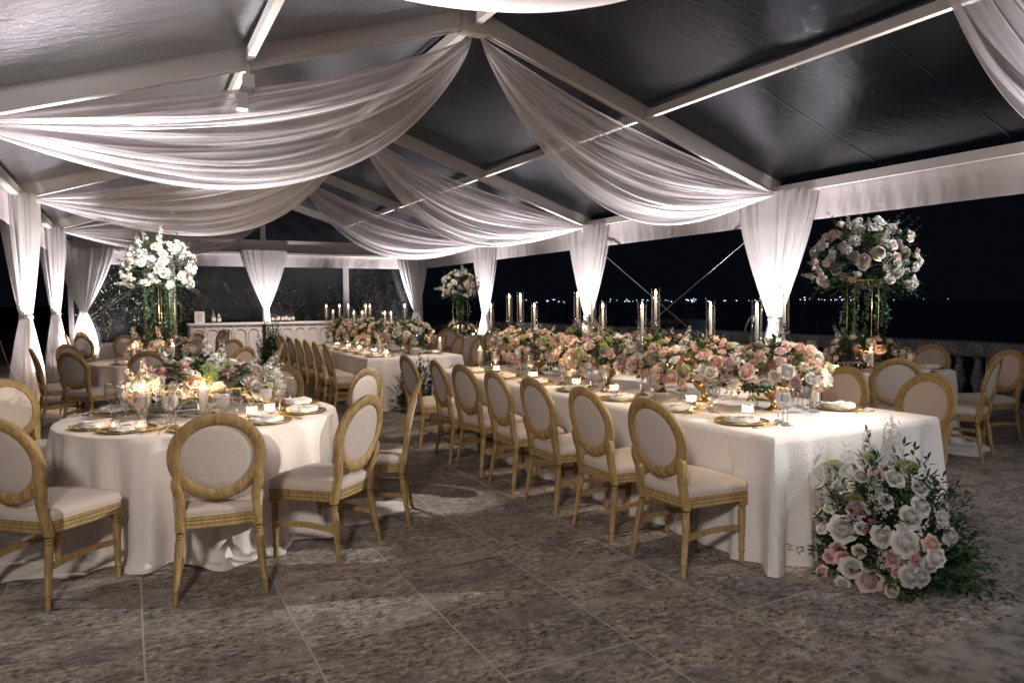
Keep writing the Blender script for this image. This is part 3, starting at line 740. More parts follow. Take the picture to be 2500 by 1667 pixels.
long_cloth(3.18, 4.70, 2.86, 7.96, 'cloth_damask', 1, 'white damask cloth over the front long table, floor length and bright at the end')
long_cloth(2.96, 4.42, 9.92, 14.9, 'cloth_damask', 2, 'pale cloth over the far long table in front of the bar')

# ================================================================== glassware, plates, candles
GS = [1.0]
def lat(name, prof, mat, par, seg=18): return part(name, G().lathe([(a*GS[0], b*GS[0]) for a, b in prof], seg), mat, par)
def rim(name, r, z, mat, par, th=.0016):
    r *= GS[0]; z *= GS[0]
    return part(name, G().lathe([(r-th, z-.003), (r+th*.7, z-.003), (r+th*.7, z+.002), (r-th, z+.002), (r-th, z-.003)], 22), mat, par)
def b_goblet():
    GS[0] = 1.18; r = thing('water_goblet', '', 'glass')
    lat('glass_bowl', [(.0, .085), (.012, .087), (.028, .098), (.038, .118), (.0405, .14), (.037, .165), (.0325, .187)], 'glass', r)
    lat('stem', [(.034, 0), (.034, .003), (.012, .008), (.005, .018), (.0045, .045), (.008, .055), (.005, .065), (.006, .085)], 'crystal', r, 14)
    lat('water', [(.0, .089), (.012, .09), (.027, .10), (.0365, .119), (.039, .14), (.0365, .160), (.0, .161)], 'water_ice', r)
    rim('gold_rim', .0325, .187, 'gold', r, .0022); GS[0] = 1.0; return r
def b_wine():
    GS[0] = 1.12; r = thing('wine_glass', '', 'glass')
    lat('glass_bowl', [(.0, .095), (.015, .097), (.031, .112), (.038, .135), (.0385, .155), (.034, .185), (.031, .205)], 'glass', r)
    lat('stem', [(.034, 0), (.034, .003), (.012, .007), (.0042, .018), (.0038, .08), (.006, .095)], 'crystal', r, 14)
    rim('gold_rim', .031, .205, 'gold', r, .0022); GS[0] = 1.0; return r
def b_flute():
    GS[0] = 1.08; r = thing('champagne_flute', '', 'glass')
    lat('glass_bowl', [(.0, .08), (.010, .084), (.019, .105), (.0235, .14), (.0235, .17), (.021, .205)], 'glass', r)
    lat('stem', [(.030, 0), (.030, .003), (.010, .007), (.0038, .018), (.0036, .065), (.005, .08)], 'crystal', r, 14)
    rim('gold_rim', .021, .205, 'gold', r, .002); GS[0] = 1.0; return r
def b_charger():
    r = thing('charger_plate', '', 'plate')
    lat('glass_plate', [(.0, .006), (.11, .006), (.155, .014), (.155, .010), (.11, .002), (.0, .002)], 'gold_glass', r, 40)
    part('gold_rim', G().lathe([(.148, .013), (.166, .018), (.168, .014), (.150, .008), (.148, .013)], 48), 'gold', r); return r
def b_napkin():
    r = thing('napkin', '', 'napkin'); n = 40; rings = []
    for z, s in ((.0, 1.0), (.010, 1.03), (.014, .97), (.018, 1.0), (.022, .9), (.024, .02)):
        rings.append([(s*.105*cos(2*pi*k/n)*(1+.05*sin(8*2*pi*k/n)), s*.105*sin(2*pi*k/n)*(1+.05*sin(8*2*pi*k/n)), .012+z+.003*sin(8*2*pi*k/n)) for k in range(n)])
    part('scalloped_plate', G().loft(rings), 'napkin_cloth', r)
    v = []; nx, ny = 10, 14
    g = G()
    for lay in (0, 1):
        v = []
        for i in range(nx+1):
            for j in range(ny+1):
                x = (i/nx-.5)*(.115-.02*lay); y = (j/ny-.5)*(.20-.03*lay)
                v.append((x, y, .038+.007*lay+.004*sin(i*.8)*sin(j*.5+lay)+.002*sin(j*1.7)))
        g.add(v, [(i*(ny+1)+j, (i+1)*(ny+1)+j, (i+1)*(ny+1)+j+1, i*(ny+1)+j+1) for i in range(nx) for j in range(ny)])
    g.box(-.056, .056, -.098, .098, .034, .040)
    part('folded_cloth', g, 'napkin_cloth', r); return r
def b_knife():
    r = thing('table_knife', '', 'cutlery')
    part('handle', G().tube([(0, -.11, .006), (0, -.02, .006)], [.0055, .0045], 8), 'gold', r)
    part('blade', G().box(-.001, .001, -.02, .10, .0005, .016), 'gold', r, False); return r
def b_fork():
    r = thing('table_fork', '', 'cutlery')
    g = G().tube([(0, -.10, .004), (0, 0, .004), (0, .04, .010)], [.005, .003, .003], 8)
    part('handle', g, 'gold', r); g = G()
    for k in range(4): g.tube([((k-1.5)*.0035, .04, .010), ((k-1.5)*.0065, .06, .010), ((k-1.5)*.0065, .10, .006)], .0016, 5)
    part('tines', g, 'gold', r); return r
def b_votive():
    r = thing('votive_candle', '', 'candle')
    part('glass_cup', G().lathe([(.0, .002), (.033, .002), (.036, .008), (.036, .075), (.0335, .075), (.0335, .01), (.0, .008)], 24), 'votive_glass', r)
    lat('wax', [(.0, .009), (.030, .009), (.030, .032), (.0, .032)], 'wax', r)
    lat('flame', [(.0, .034), (.005, .040), (.0055, .046), (.003, .056), (.0, .066)], 'flame', r, 10); return r
def b_pillar(h=.16):
    def b():
        r = thing('pillar_candle', '', 'candle')
        lat('glass_holder', [(.035, 0), (.035, .004), (.012, .010), (.010, .035), (.014, .05), (.038, .06), (.040, .072), (.034, .072), (.030, .062), (.0, .060)], 'crystal', r, 20)
        lat('wax', [(.0, .061), (.0265, .061), (.0265, .061+h), (.022, .063+h), (.015, .058+h), (.0, .057+h)], 'wax', r, 20)
        lat('flame', [(.0, .060+h), (.0065, .068+h), (.0078, .076+h), (.004, .092+h), (.0, .108+h)], 'flame', r, 10)
        part('glass_sleeve', G().lathe([(.0395, .07), (.0395, .30)], 24), 'cylinder_glass', r); return r
    return b
def b_taper(stem):
    """crystal stick of the given height with a clear chimney 0.33 m tall"""
    def b():
        r = thing('taper_candle', '', 'candle'); z = stem
        lat('crystal_stick', [(.055, 0), (.055, .008), (.022, .018), (.012, .03), (.02, .05), (.010, .065)]+[(.010 if i % 2 else .0145, .08+(z-.12)*i/9) for i in range(10)]+[(.02, z-.03), (.045, z-.014), (.047, z-.004), (.0, z-.004)], 'crystal', r, 14)
        lat('candle_cup', [(.014, z-.004), (.020, z+.01), (.018, z+.04), (.013, z+.05), (.0, z+.05)], 'crystal', r, 14)
        lat('wax', [(.0, z+.045), (.0125, z+.045), (.0115, z+.262), (.0, z+.266)], 'wax', r, 12)
        lat('flame', [(.0, z+.266), (.0075, z+.274), (.0090, z+.284), (.006, z+.300), (.0, z+.318)], 'flame', r, 10)
        part('glass_chimney', G().lathe([(.030, z), (.036, z+.004), (.036, z+.33)], 28), 'cylinder_glass', r); return r
    return b
GOB, WIN, FLU = Kind(b_goblet, 'gold rimmed water goblets'), Kind(b_wine, 'gold rimmed wine glasses'), Kind(b_flute, 'gold rimmed champagne flutes')
CHA, NAP = Kind(b_charger, 'gold rimmed charger plates'), Kind(b_napkin, 'white napkins on plates')
KNI, FOR = Kind(b_knife, 'gold knives'), Kind(b_fork, 'gold forks')
VOT, PIL = Kind(b_votive, 'small glass votive candles'), Kind(b_pillar(), 'white pillar candles')
TAP = {h: Kind(b_taper(h), 'tall taper candles in glass chimneys') for h in (.14, .24, .34, .45, .56)}
def setting(x, y, face, place, full=True, glasses=True):
    """face = direction the guest looks (deg); x, y = plate centre"""
    a = R(face-90); cs, sn = cos(a), sin(a)
    def P(u, v, z=TZ): return (x+u*cs-v*sn, y+u*sn+v*cs, z)
    CHA.place(P(0, 0), a, 'gold rimmed charger plate %s' % place)
    NAP.place(P(0, 0, TZ+.001), a, 'folded white napkin %s' % place)
    if glasses:
        GOB.place(P(.15, .20), a, 'gold rimmed water goblet %s' % place)
        WIN.place(P(.23, .15) if full else P(.06, .24), a, 'empty wine glass %s' % place)
    if full:
        FLU.place(P(.07, .25), a, 'slender champagne flute %s' % place)
        KNI.place(P(.20, 0), a, 'gold knife %s' % place)
        FOR.place(P(-.20, 0), a, 'gold fork %s' % place)
def candle_glow(x, y, z, p=1.6): point('candle_glow', (x, y, z), p*2.0)
# front left round table
for ang, pl in ((227, 'before the nearest left edge chair of the front left table'), (205, 'at the left rim of the front left round table'),
                (262, 'before the chair seen square from behind'), (298, 'before the chair turned left with a brightly lit back'),
                (334, 'before the edge on chair of the front left round table'), (12, 'before the right rim chair of the front left round table'),
                (50, 'at the front left table before the chair behind wine glasses'), (142, 'before the camera facing chair at the left edge')):
    a = R(ang); setting(T1[0]+.70*cos(a), T1[1]+.70*sin(a), ang+180, pl)
# front long table
for n, y in enumerate((3.34, 3.97, 4.62, 5.28, 5.95, 6.60, 7.36)):
    setting(3.42, y, 0, 'before the %s left chair of the front long table' % NL[n])
setting(4.45, 3.42, 180, 'at the right near corner of the front long table', True)
setting(4.45, 4.05, 180, 'before the second right chair of the front long table', False, False)
for n, y in enumerate((10.25, 10.86, 11.48, 12.1, 12.74, 13.36)):
    setting(3.18, y, 0, 'before the %s left chair of the far long table' % NL[n], False)
for n, y in enumerate((10.5, 11.3)):
    setting(4.18, y, 180, 'before the %s right chair of the far long table' % NL[n], False, n > 0)
for c, lst in ((T3, ((228, 'on the front left of the middle left round table'), (262, 'on the front of the middle left round table'), (300, 'on the front right of the middle left round table'))),
               (Q1, ((268, 'on the near side of the right round table'), (318, 'at the right rim of the right round table'), (5, 'on the balustrade side of the right round table'), (205, 'on the left of the right round table'))),
               (Q3, ((235, 'on the front left of the far right round table'), (275, 'on the front of the far right round table'))),
               (T4, ((252, 'on the front of the far left round table'),)), (Q2, ((20, 'at the right of the middle right round table'), (165, 'at the left of the middle right round table')))):
    for ang, pl in lst:
        a = R(ang); setting(c[0]+.70*cos(a), c[1]+.70*sin(a), ang+180, pl, False)
# tall tapers on the front long table: photo column, chimney top row, depth along the table
CAMF = 1762.5
def solve(u, X):
    az = R(27.96)+math.atan((u-1250)/CAMF); return X/math.tan(az)
def zat(u, v, X, Y):
    d = X*sin(R(27.96))+Y*cos(R(27.96)); hor = 737+(u-1250)*.003; return 1.53-(v-hor)/CAMF*d
tap = [(1914, 693, 4.15, 'tallest taper candle, in front of the biggest right curtain'), (1848, 731, 3.92, 'taper candle left of the tallest one, in front of the biggest right curtain'),
       (1735, 735, 4.12, 'taper candle standing alone against the night left of the big curtain'), (1601, 708, 3.98, 'tall taper candle where the two brace cables cross'),
       (1568, 740, 3.72, 'lower taper candle just left of the crossing brace cables'), (1472, 741, 4.05, 'lowest of three tapers in front of the second right curtain'),
       (1446, 716, 3.72, 'middle taper of three in front of the second right curtain'), (1410, 717, 4.10, 'left taper of three in front of the second right curtain'),
       (1305, 744, 4.00, 'lower taper candle right of the pair near the third curtain'), (1271, 720, 3.68, 'right taper of the tall pair near the third curtain'),
       (1244, 721, 4.05, 'left taper of the tall pair near the third curtain'), (1199, 744, 3.80, 'leftmost taper candle of the front long table')]
def nearest(z):
    return min(TAP, key=lambda h: abs(h-z))
for u, v, X, lab in tap:
    Y = solve(u, X); zt = zat(u, v, X, Y); h = nearest(zt-TZ-.33); o = TAP[h].place((X, Y, TZ), 0, lab)
    candle_glow(X, Y, TZ+h+.29, .9)
ORD = ['first', 'second', 'third', 'fourth', 'fifth', 'sixth', 'seventh', 'eighth', 'ninth', 'tenth', 'last']
for n, (u, v) in enumerate(((784, 736), (793, 749), (830, 736), (851, 735), (865, 750), (885, 748), (894, 733), (904, 733), (940, 748), (955, 744), (989, 729))):
    X = 3.70+.22*((n*3) % 3-1)*(-1)**n; X = 3.55+.13*((n*5) % 4); Y = solve(u, X); Y = min(14.7, Y); zt = zat(u, v, X, Y); h = nearest(zt-TZ-.33)
    TAP[h].place((X, Y, TZ), 0, '%s taper candle from the left on the far long table' % ORD[n])
    if n % 3 == 0: candle_glow(X, Y, TZ+h+.29, 1.2)
for (x, y, lab) in ((4.17, 3.40, 'white pillar candle at the near end of the front long table'), (3.86, 4.40, 'white pillar candle between the second and third goblets of the front long table'),
                    (3.66, 5.75, 'white pillar candle midway along the front long table'), (3.66, 7.70, 'white pillar candle at the far end of the front long table'),
                    (.42, 5.12, 'right pillar candle on the front left round table'), (.06, 5.28, 'left pillar candle on the front left round table'),
                    (4.15, 10.15, 'white pillar candle at the near end of the far long table'), (.52, 10.85, 'white pillar candle below the tall white flower stand'),
                    (.05, 10.95, 'left pillar candle on the middle left round table'), (7.02, 5.02, 'pillar candle on the right round table'), (6.95, 10.2, 'pillar candle on the middle right round table'),
                    (6.75, 15.4, 'pillar candle under the small flower ball')):
    PIL.place((x, y, TZ), 0, lab); candle_glow(x, y, TZ+.061+.16+.03, 1.4)
for n, (x, y, lab) in enumerate(((3.66, 3.52, 'votive candle beside the nearest plate of the front long table'), (3.70, 4.12, 'votive candle by the second plate of the front long table'), (3.62, 4.98, 'votive candle by the third plate of the front long table'),
                  (3.63, 5.58, 'votive candle by the fourth plate of the front long table'), (3.62, 6.35, 'votive candle by the fifth plate of the front long table'), (3.6, 7.15, 'votive candle near the far end of the front long table'),
                  (.86, 5.28, 'bright votive candle on the front left round table'), (.73, 5.20, 'votive candle beside the bright one on the front left round table'), (-.1, 5.0, 'clear votive cup among the left glasses of the front left round table'), (.04, 4.96, 'second clear votive cup among the left glasses of the front left round table'),
                  (3.42, 10.5, 'first votive candle on the far long table'), (3.42, 11.1, 'second votive candle on the far long table'), (3.42, 11.9, 'third votive candle on the far long table'), (3.42, 12.6, 'fourth votive candle on the far long table'),
                  (3.42, 13.4, 'fifth votive candle on the far long table'), (.2, 10.75, 'votive candle on the middle left round table'), (6.75, 5.25, 'votive candle on the left of the right round table'), (7.25, 4.85, 'votive candle on the near side of the right round table'),
                  (7.4, 10.2, 'votive candle on the middle right round table'), (7.1, 15.3, 'votive candle on the far right round table'))):
    VOT.place((x, y, TZ), 0, lab)
    if n not in (8, 9): candle_glow(x, y, TZ+.05, .9)
def b_cyl():
    r = thing('glass_cylinder', '', 'vase')
    part('glass_wall', G().lathe([(.0, .003), (.05, .003), (.052, .006), (.052, .26), (.0495, .26), (.0495, .01), (0, .008)], 28), 'cylinder_glass', r)
    rim('bright_rim', .051, .26, 'crystal', r, .002); return r
CYL = Kind(b_cyl, 'empty glass cylinders')
for x, y, z, lab in ((6.95, 5.70, TZ, 'glass cylinder left of the right tall flower stand'), (7.1, 5.85, TZ+.04, 'taller glass cylinder beside the right tall flower stand'), (7.65, 5.2, TZ+.03, 'glass cylinder right of the right tall flower stand'),
                     (.1, 5.85, TZ+.03, 'glass cylinder rising behind the left pillar candle'), (.55, 6.1, TZ+.02, 'glass cylinder behind the front left centrepiece'), (.95, 5.95, TZ, 'glass cylinder at the right of the front left centrepiece'),
                     (7.0, 10.9, TZ, 'left glass cylinder on the middle right round table'), (7.6, 10.5, TZ, 'right glass cylinder on the middle right round table')):
    CYL.place((x, y, z), 0, lab)

# ================================================================== flowers
def rose_geo(seed, open_=1.0, npet=24, rad=.040):
    q = random.Random(seed); g = G()
    for i in range(npet):
        t = (i+.5)/npet; phi = i*2.39996+q.uniform(-.25, .25); R0 = rad*open_*(.10+.90*t**.9)
        top = rad*(.80-.50*t**2.0+.10*q.uniform(-1, 1)*t); half = 1.35-.62*t; nu, nv = 5, 5; v = []
        inw = .55*(1-t)**.7; curl = rad*.34*max(0, t-.35)*open_; wav = q.uniform(0, 6); tw = q.uniform(-.15, .15)
        for a in range(nu+1):
            uu = (a/nu-.5)*2
            for b in range(nv+1):
                w = b/nv; tip = 1-.20*abs(uu)**2.2*w
                rd = R0*(.35+.80*sin(w*pi*(.5+.18*(1-t)))-inw*.45*w**3)*(1-.08*uu*uu)+curl*w**4*(1.4+.3*sin(wav+uu*4))
                z = -rad*.62+(top+rad*.62)*(w**.9)*tip-curl*w**5*1.5+.0016*sin(uu*6+wav)*w*(.4+t)
                an = phi+uu*half*(.60+.40*w)+tw*w
                v.append((rd*cos(an), rd*sin(an), z))
        g.add(v, [(a*(nv+1)+b, (a+1)*(nv+1)+b, (a+1)*(nv+1)+b+1, a*(nv+1)+b+1) for a in range(nu) for b in range(nv)])
    g.lathe([(.002, -rad*.8), (rad*.40, -rad*.6), (rad*.62, -rad*.2)], 8)
    g.lathe([(rad*.66, -rad*.15), (rad*.58, rad*.16), (rad*.42, rad*.36), (rad*.24, rad*.47), (.0, rad*.50)], 12)
    g.lathe([(rad*.16, rad*.1), (rad*.13, rad*.55), (rad*.05, rad*.66), (.0, rad*.62)], 7)
    return g
def ruffle_geo(seed, n=110, rad=.045, pw=.016, flat=.75):
    q = random.Random(seed); g = G()
    for i in range(n):
        z = 1-(i+.5)/n*1.35; r_ = math.sqrt(max(0, 1-z*z)); a = i*2.39996
        d = Vector((r_*cos(a), r_*sin(a), z*flat)); c = d*rad*q.uniform(.72, 1.0)
        dn = d.normalized(); x = dn.cross(Vector((q.uniform(-1, 1), q.uniform(-1, 1), q.uniform(-1, 1)))).normalized(); y = dn.cross(x)
        s = pw*q.uniform(.7, 1.2)
        g.add([c-dn*s*.3, c+x*s*.6+dn*s*q.uniform(-.1, .3), c+(x+y)*s*.5+dn*s*q.uniform(0, .6), c+y*s*.6+dn*s*q.uniform(-.1, .3), c+(y-x)*s*.45+dn*s*q.uniform(0, .5)], [(0, 1, 2), (0, 2, 3), (0, 3, 4)])
    return g
def umbel_geo(seed):
    q = random.Random(seed); g = G()
    g.tube([(0, 0, -.14), (0.004, 0, -.06), (0, 0, -.035)], [.0025, .002, .002], 5)
    for i in range(70):
        r_ = .048*math.sqrt((i+.5)/70); a = i*2.39996; p = Vector((r_*cos(a), r_*sin(a), .014-r_*r_*9))
        if i % 3 == 0: g.tube([(0, 0, -.035), p], [.0012, .0009], 3, False)
        for k in range(3):
            c = p+Vector((q.uniform(-1, 1), q.uniform(-1, 1), q.uniform(-.6, 1)))*.005; s = .0032
            g.add([c+Vector((s, 0, 0)), c+Vector((-s, s, 0)), c+Vector((-s, -s, 0)), c+Vector((0, 0, s*1.3))], [(0, 1, 3), (1, 2, 3), (2, 0, 3)])
    return g
def spray_geo(seed, n=20, L=.17):
    """stem of small white florets (stock)"""
    q = random.Random(seed); g = G()
    for i in range(n):
        t = i/n; a = i*2.4; rd = .020*(1-.65*t)+.004; c = Vector((rd*cos(a), rd*sin(a), -.02+L*t)); s = .017*(1-.5*t)
        d = Vector((cos(a), sin(a), .35)).normalized(); x = d.cross(Vector((0, 0, 1))).normalized(); y = d.cross(x)
        for k in range(5):
            b = k*2*pi/5; e = x*cos(b)+y*sin(b); e2 = x*cos(b+.6)+y*sin(b+.6)
            g.add([c, c+e*s+d*s*.35, c+(e+e2)*s*.62+d*s*.1, c+e2*s*.9+d*s*.3], [(0, 1, 2, 3)])
    return g
def leaf(g, p, d, n, L, wd, curl=.15):
    d = d.normalized(); x = d.cross(n).normalized(); up = x.cross(d)
    a = p; b = p+d*L*.45+up*L*.06; c = p+d*L-up*L*curl
    l = p+d*L*.42+x*wd-up*wd*-.35; r_ = p+d*L*.42-x*wd+up*wd*.35; l2 = p+d*L*.75+x*wd*.62+up*(wd*.2-L*curl*.4); r2 = p+d*L*.75-x*wd*.62+up*(wd*.2-L*curl*.4)
    m2 = p+d*L*.76-up*L*curl*.35
    g.add([a, l, b, r_, l2, m2, r2, c], [(0, 1, 2), (0, 2, 3), (1, 4, 5, 2), (2, 5, 6, 3), (4, 7, 5), (5, 7, 6)])
def foliage_geo(seed, n=60, rx=.30, ry=.30, rz=.22, per=9, L=.05, wd=.011, low=-.3, spread=.25, long=.12, down=0.):
    q = random.Random(seed); g = G()
    for i in range(n):
        z = q.uniform(low, 1); a = q.uniform(0, 2*pi); r_ = math.sqrt(max(0, 1-z*z)) if z > 0 else 1
        d = Vector((r_*cos(a)*rx, r_*sin(a)*ry, z*rz)); base = d*q.uniform(.35, .75); tip = d*(1+q.uniform(-.15, spread))+Vector((q.uniform(-1, 1), q.uniform(-1, 1), q.uniform(-.2, 1)-down*2))*long*.5
        if q.random() < .18: tip = tip*1.22
        s = (tip-base); g.tube([base, base+s*.55+Vector((0, 0, .01)), tip], [.0022, .0016, .0008], 3, False)
        for k in range(per):
            t = .15+.85*(k+.5)/per; p = base+s*t; sd = s.normalized(); nn = Vector((q.uniform(-.5, .5), q.uniform(-.5, .5), 1)).normalized()
            lat_ = sd.cross(nn).normalized()*(1 if k % 2 else -1); dd = (lat_*.9+sd*.8+Vector((0, 0, q.uniform(-.3, .2)))).normalized()
            leaf(g, p, dd, nn, L*q.uniform(.7, 1.25), wd*q.uniform(.8, 1.3))
        leaf(g, tip-s*.02, s, Vector((0, 0, 1)), L, wd)
    return g
FM = {}
def fmesh(kind, geo, mat):
    me = mesh(kind, geo, mat); return me
for i, (mname) in enumerate(('rose_white', 'rose_cream', 'rose_blush', 'rose_pink', 'rose_mauve')):
    FM[mname] = [fmesh('rose', rose_geo(i*7+k, (1.0, .88, 1.15)[k], (24, 20, 27)[k]), mname) for k in range(3)]
def big_rose(seed, rad=.040):
    q = random.Random(seed); g = G(); n = 40
    for i in range(n):
        t = (i+.5)/n; phi = i*2.39996+q.uniform(-.3, .3); R0 = rad*(.10+.94*t**.9); half = 1.45-.75*t; nu, nv = 6, 5; v = []
        top = rad*(.74-.62*t**1.8)+rad*q.uniform(-.06, .06); wav = q.uniform(0, 6); cl = rad*q.uniform(.20, .42)*max(0, t-.25); dr = q.uniform(.8, 1.2)
        for a in range(nu+1):
            uu = (a/nu-.5)*2
            for b in range(nv+1):
                w = b/nv; rim_ = w**4
                rd = R0*(.30+.78*sin(w*pi*(.5+.10*(1-t))))*(1-.06*uu*uu)-R0*.22*(1-t)*w**3+cl*rim_*(1.3+.5*sin(wav+uu*5))
                z = -rad*.65+(top+rad*.65)*(w**.85)*(1-.15*abs(uu)**2.5*w)-cl*rim_*1.5*dr+rad*.05*sin(uu*7+wav)*rim_*t
                an = phi+uu*half*(.62+.38*w); v.append((rd*cos(an), rd*sin(an), z))
        g.add(v, [(a*(nv+1)+b, (a+1)*(nv+1)+b, (a+1)*(nv+1)+b+1, a*(nv+1)+b+1) for a in range(nu) for b in range(nv)])
    g.lathe([(rad*.66, -rad*.15), (rad*.58, rad*.16), (rad*.42, rad*.36), (rad*.24, rad*.47), (.0, rad*.52)], 12)
    g.lathe([(rad*.13, rad*.3), (rad*.11, rad*.62), (rad*.04, rad*.72), (.0, rad*.68)], 7)
    g.lathe([(.002, -rad*.8), (rad*.40, -rad*.6), (rad*.62, -rad*.2)], 8); return g
for i, mname in enumerate(('rose_white', 'rose_cream', 'rose_blush', 'rose_pink', 'rose_mauve')):
    FM['big_'+mname] = [fmesh('rose', big_rose(200+i*5+k), mname) for k in range(2)]
FM['carnation'] = [fmesh('carnation', ruffle_geo(50+k), 'carnation_peach') for k in range(2)]
FM['hydrangea'] = [fmesh('hydrangea', ruffle_geo(60+k, 170, .062, .020, .8), 'hydrangea_white') for k in range(2)]
FM['umbel'] = [fmesh('umbel', umbel_geo(70+k), 'umbel_green') for k in range(2)]
FM['bud'] = [fmesh('rose_bud', rose_geo(80+k, .62, 12, .022), 'bud_hot') for k in range(2)]
FM['spray'] = [fmesh('floret_spray', spray_geo(90+k), 'hydrangea_white') for k in range(2)]
FNAME = {'carnation': 'carnation', 'hydrangea': 'hydrangea', 'umbel': 'green_umbel', 'bud': 'rose_bud', 'spray': 'floret_spray'}
def flower(kind, parent, p, d, sc, q):
    me = q.choice(FM[kind]); qt = Vector(d).to_track_quat('Z', 'Y') @ Quaternion((0, 0, 1), q.uniform(0, 6.28))
    o = bpy.data.objects.new(FNAME.get(kind, 'rose'), me); COL.objects.link(o); o.parent = parent; o.location = p
    o.rotation_euler = qt.to_euler(); o.scale = (sc,)*3; return o
MIX_WARM = ['rose_white']*4+['rose_cream']*6+['rose_blush']*9+['rose_mauve']*3+['rose_pink', 'rose_pink', 'carnation', 'carnation', 'umbel', 'umbel', 'umbel', 'umbel', 'spray', 'bud', 'hydrangea']
MIX_WHITE = ['rose_white']*10+['rose_cream']*3+['rose_blush']*2+['hydrangea']*2+['umbel', 'spray', 'spray', 'rose_mauve']
MIX_T1 = ['rose_white']*6+['rose_cream']*2+['carnation']*4+['umbel']*5+['spray']*4+['bud']*2+['rose_pink']*2+['hydrangea']*2
FOL = {}
def fol(key, **kw):
    if key not in FOL: FOL[key] = (mesh('foliage', foliage_geo(len(FOL)+5, **kw), 'leaf_dark'), mesh('light_foliage', foliage_geo(len(FOL)+55, **dict(kw, n=max(8, kw.get('n', 60)//3))), 'leaf_light'))
    return FOL[key]
def b_bowl(g=None):
    return [(.0, 0), (.060, 0), (.062, .004), (.040, .012), (.020, .03), (.016, .055), (.024, .075), (.060, .10), (.082, .135), (.088, .17), (.084, .17), (.078, .14), (.055, .108), (.0, .10)]
def arrangement(name, label, loc, rx, ry, rz, n, mix, seed, z0=.17, bowl=True, low=-.25, sc=(.8, 1.25), grp='flower centrepieces', folk='med', cat='flowers', bowlmat='bronze'):
    q = random.Random(seed); r = thing(name, label, cat, loc, 0, grp)
    if bowl: part('footed_bowl', G().lathe(b_bowl(), 28), bowlmat, r)
    zc = z0
    for i in range(n):
        z = low+(1-low)*((i+.5)/n); z = 1-(1-z); a = i*2.39996+q.uniform(-.35, .35)
        rr_ = math.sqrt(max(0, 1-z*z)) if z > 0 else 1-.15*abs(z)
        d = Vector((rr_*cos(a), rr_*sin(a), z)); f = q.uniform(.88, 1.12); k = q.choice(mix)
        if k in ('umbel', 'spray'): f = q.uniform(1.0, 1.18)
        p = Vector((d.x*rx*f, d.y*ry*f, zc+d.z*rz*f)); nd = Vector((d.x/rx, d.y/ry, d.z/rz+.8 if k in ('umbel', 'spray') else d.z/rz)).normalized()+Vector((q.uniform(-.3, .3), q.uniform(-.3, .3), q.uniform(-.2, .3)))
        if k == 'umbel' and z < .15: k = 'rose_white'
        flower(k, r, p, nd, q.uniform(*sc)*(1.0 if k != 'hydrangea' else .85), q)
        if k in ('rose_pink', 'bud') and q.random() < .7:
            for m_ in range(2):
                flower(k, r, p+Vector((q.uniform(-.05, .05), q.uniform(-.05, .05), q.uniform(-.03, .03))), nd, q.uniform(.5, .7), q)
    fa, fb = fol(folk, **FK[folk])
    s0 = FK[folk]
    for me, nm in ((fa, 'foliage'), (fb, 'light_foliage')):
        o = link(nm, me, r, (0, 0, zc), (0, 0, q.uniform(0, 6)), (rx/s0['rx'], rx/s0['rx'], rz/s0['rz'])); o['kind'] = 'stuff'
    return r
FK = {'low': dict(n=60, rx=.30, ry=.30, rz=.20, per=7, L=.050, wd=.013, low=-.7, spread=.0, long=.07),
      'med': dict(n=95, rx=.30, ry=.30, rz=.22, per=7, L=.050, wd=.012, low=-.6, spread=.05, long=.08),
      'ball': dict(n=170, rx=.5, ry=.5, rz=.42, per=7, L=.050, wd=.011, low=-.95, spread=.16, long=.12),
      'ground': dict(n=250, rx=.46, ry=.46, rz=.60, per=12, L=.060, wd=.0115, low=-.05, spread=.22, long=.16)}
# front long table
LT = ['nearest', 'second', 'third', 'fourth', 'fifth', 'sixth', 'farthest']
for n, y in enumerate((3.62, 4.20, 4.82, 5.45, 6.08, 6.72, 7.34)):
    arrangement('flower_centrepiece', '%s blush rose arrangement in a bronze bowl on the front long table' % LT[n],
                (3.96+(.05, -.06)[n % 2], y, TZ), .36 if n else .34, .33, .21, 88, MIX_WARM, 300+n, .25, low=-.42, sc=(.70, 1.2))
for n, y in enumerate((10.5, 11.4, 12.3, 13.2, 14.1)):
    arrangement('flower_centrepiece', '%s cream rose arrangement on the far long table' % LT[n], (3.78, y, TZ), .36, .42, .25, 34, ['rose_cream']*5+['rose_blush']*3+['rose_white']*2+['umbel'], 340+n, .24, low=-.3, sc=(1.0, 1.5))
arrangement('flower_centrepiece', 'wide pink, white and lime flower centrepiece on the front left round table', (T1[0]+.02, T1[1], TZ), .47, .36, .17, 96, MIX_T1, 360, .20, low=-.3, sc=(.9, 1.4), folk='med')
arrangement('flower_centrepiece', 'low white and peach flowers around the foot of the tall left stand', (T3[0], T3[1], TZ), .42, .42, .26, 44, MIX_WHITE+['carnation']*3, 361, .12, False, low=-.1)
arrangement('flower_centrepiece', 'low flowers on the far left round table', (T4[0], T4[1], TZ), .36, .36, .22, 26, MIX_WARM, 362, .16)
arrangement('flower_centrepiece', 'low blush flowers around the foot of the right tall stand', (Q1[0], Q1[1], TZ), .38, .38, .24, 42, MIX_WARM, 363, .12, False, low=-.1)
arrangement('flower_centrepiece', 'low blush flowers on the middle right round table behind the flower row', (Q2[0], Q2[1], TZ), .40, .40, .28, 40, MIX_WARM, 364, .18)
arrangement('flower_centrepiece', 'low white flowers at the foot of the small far flower stand', (Q3[0], Q3[1], TZ), .38, .38, .20, 26, MIX_WHITE, 365, .12, False, low=-.1)
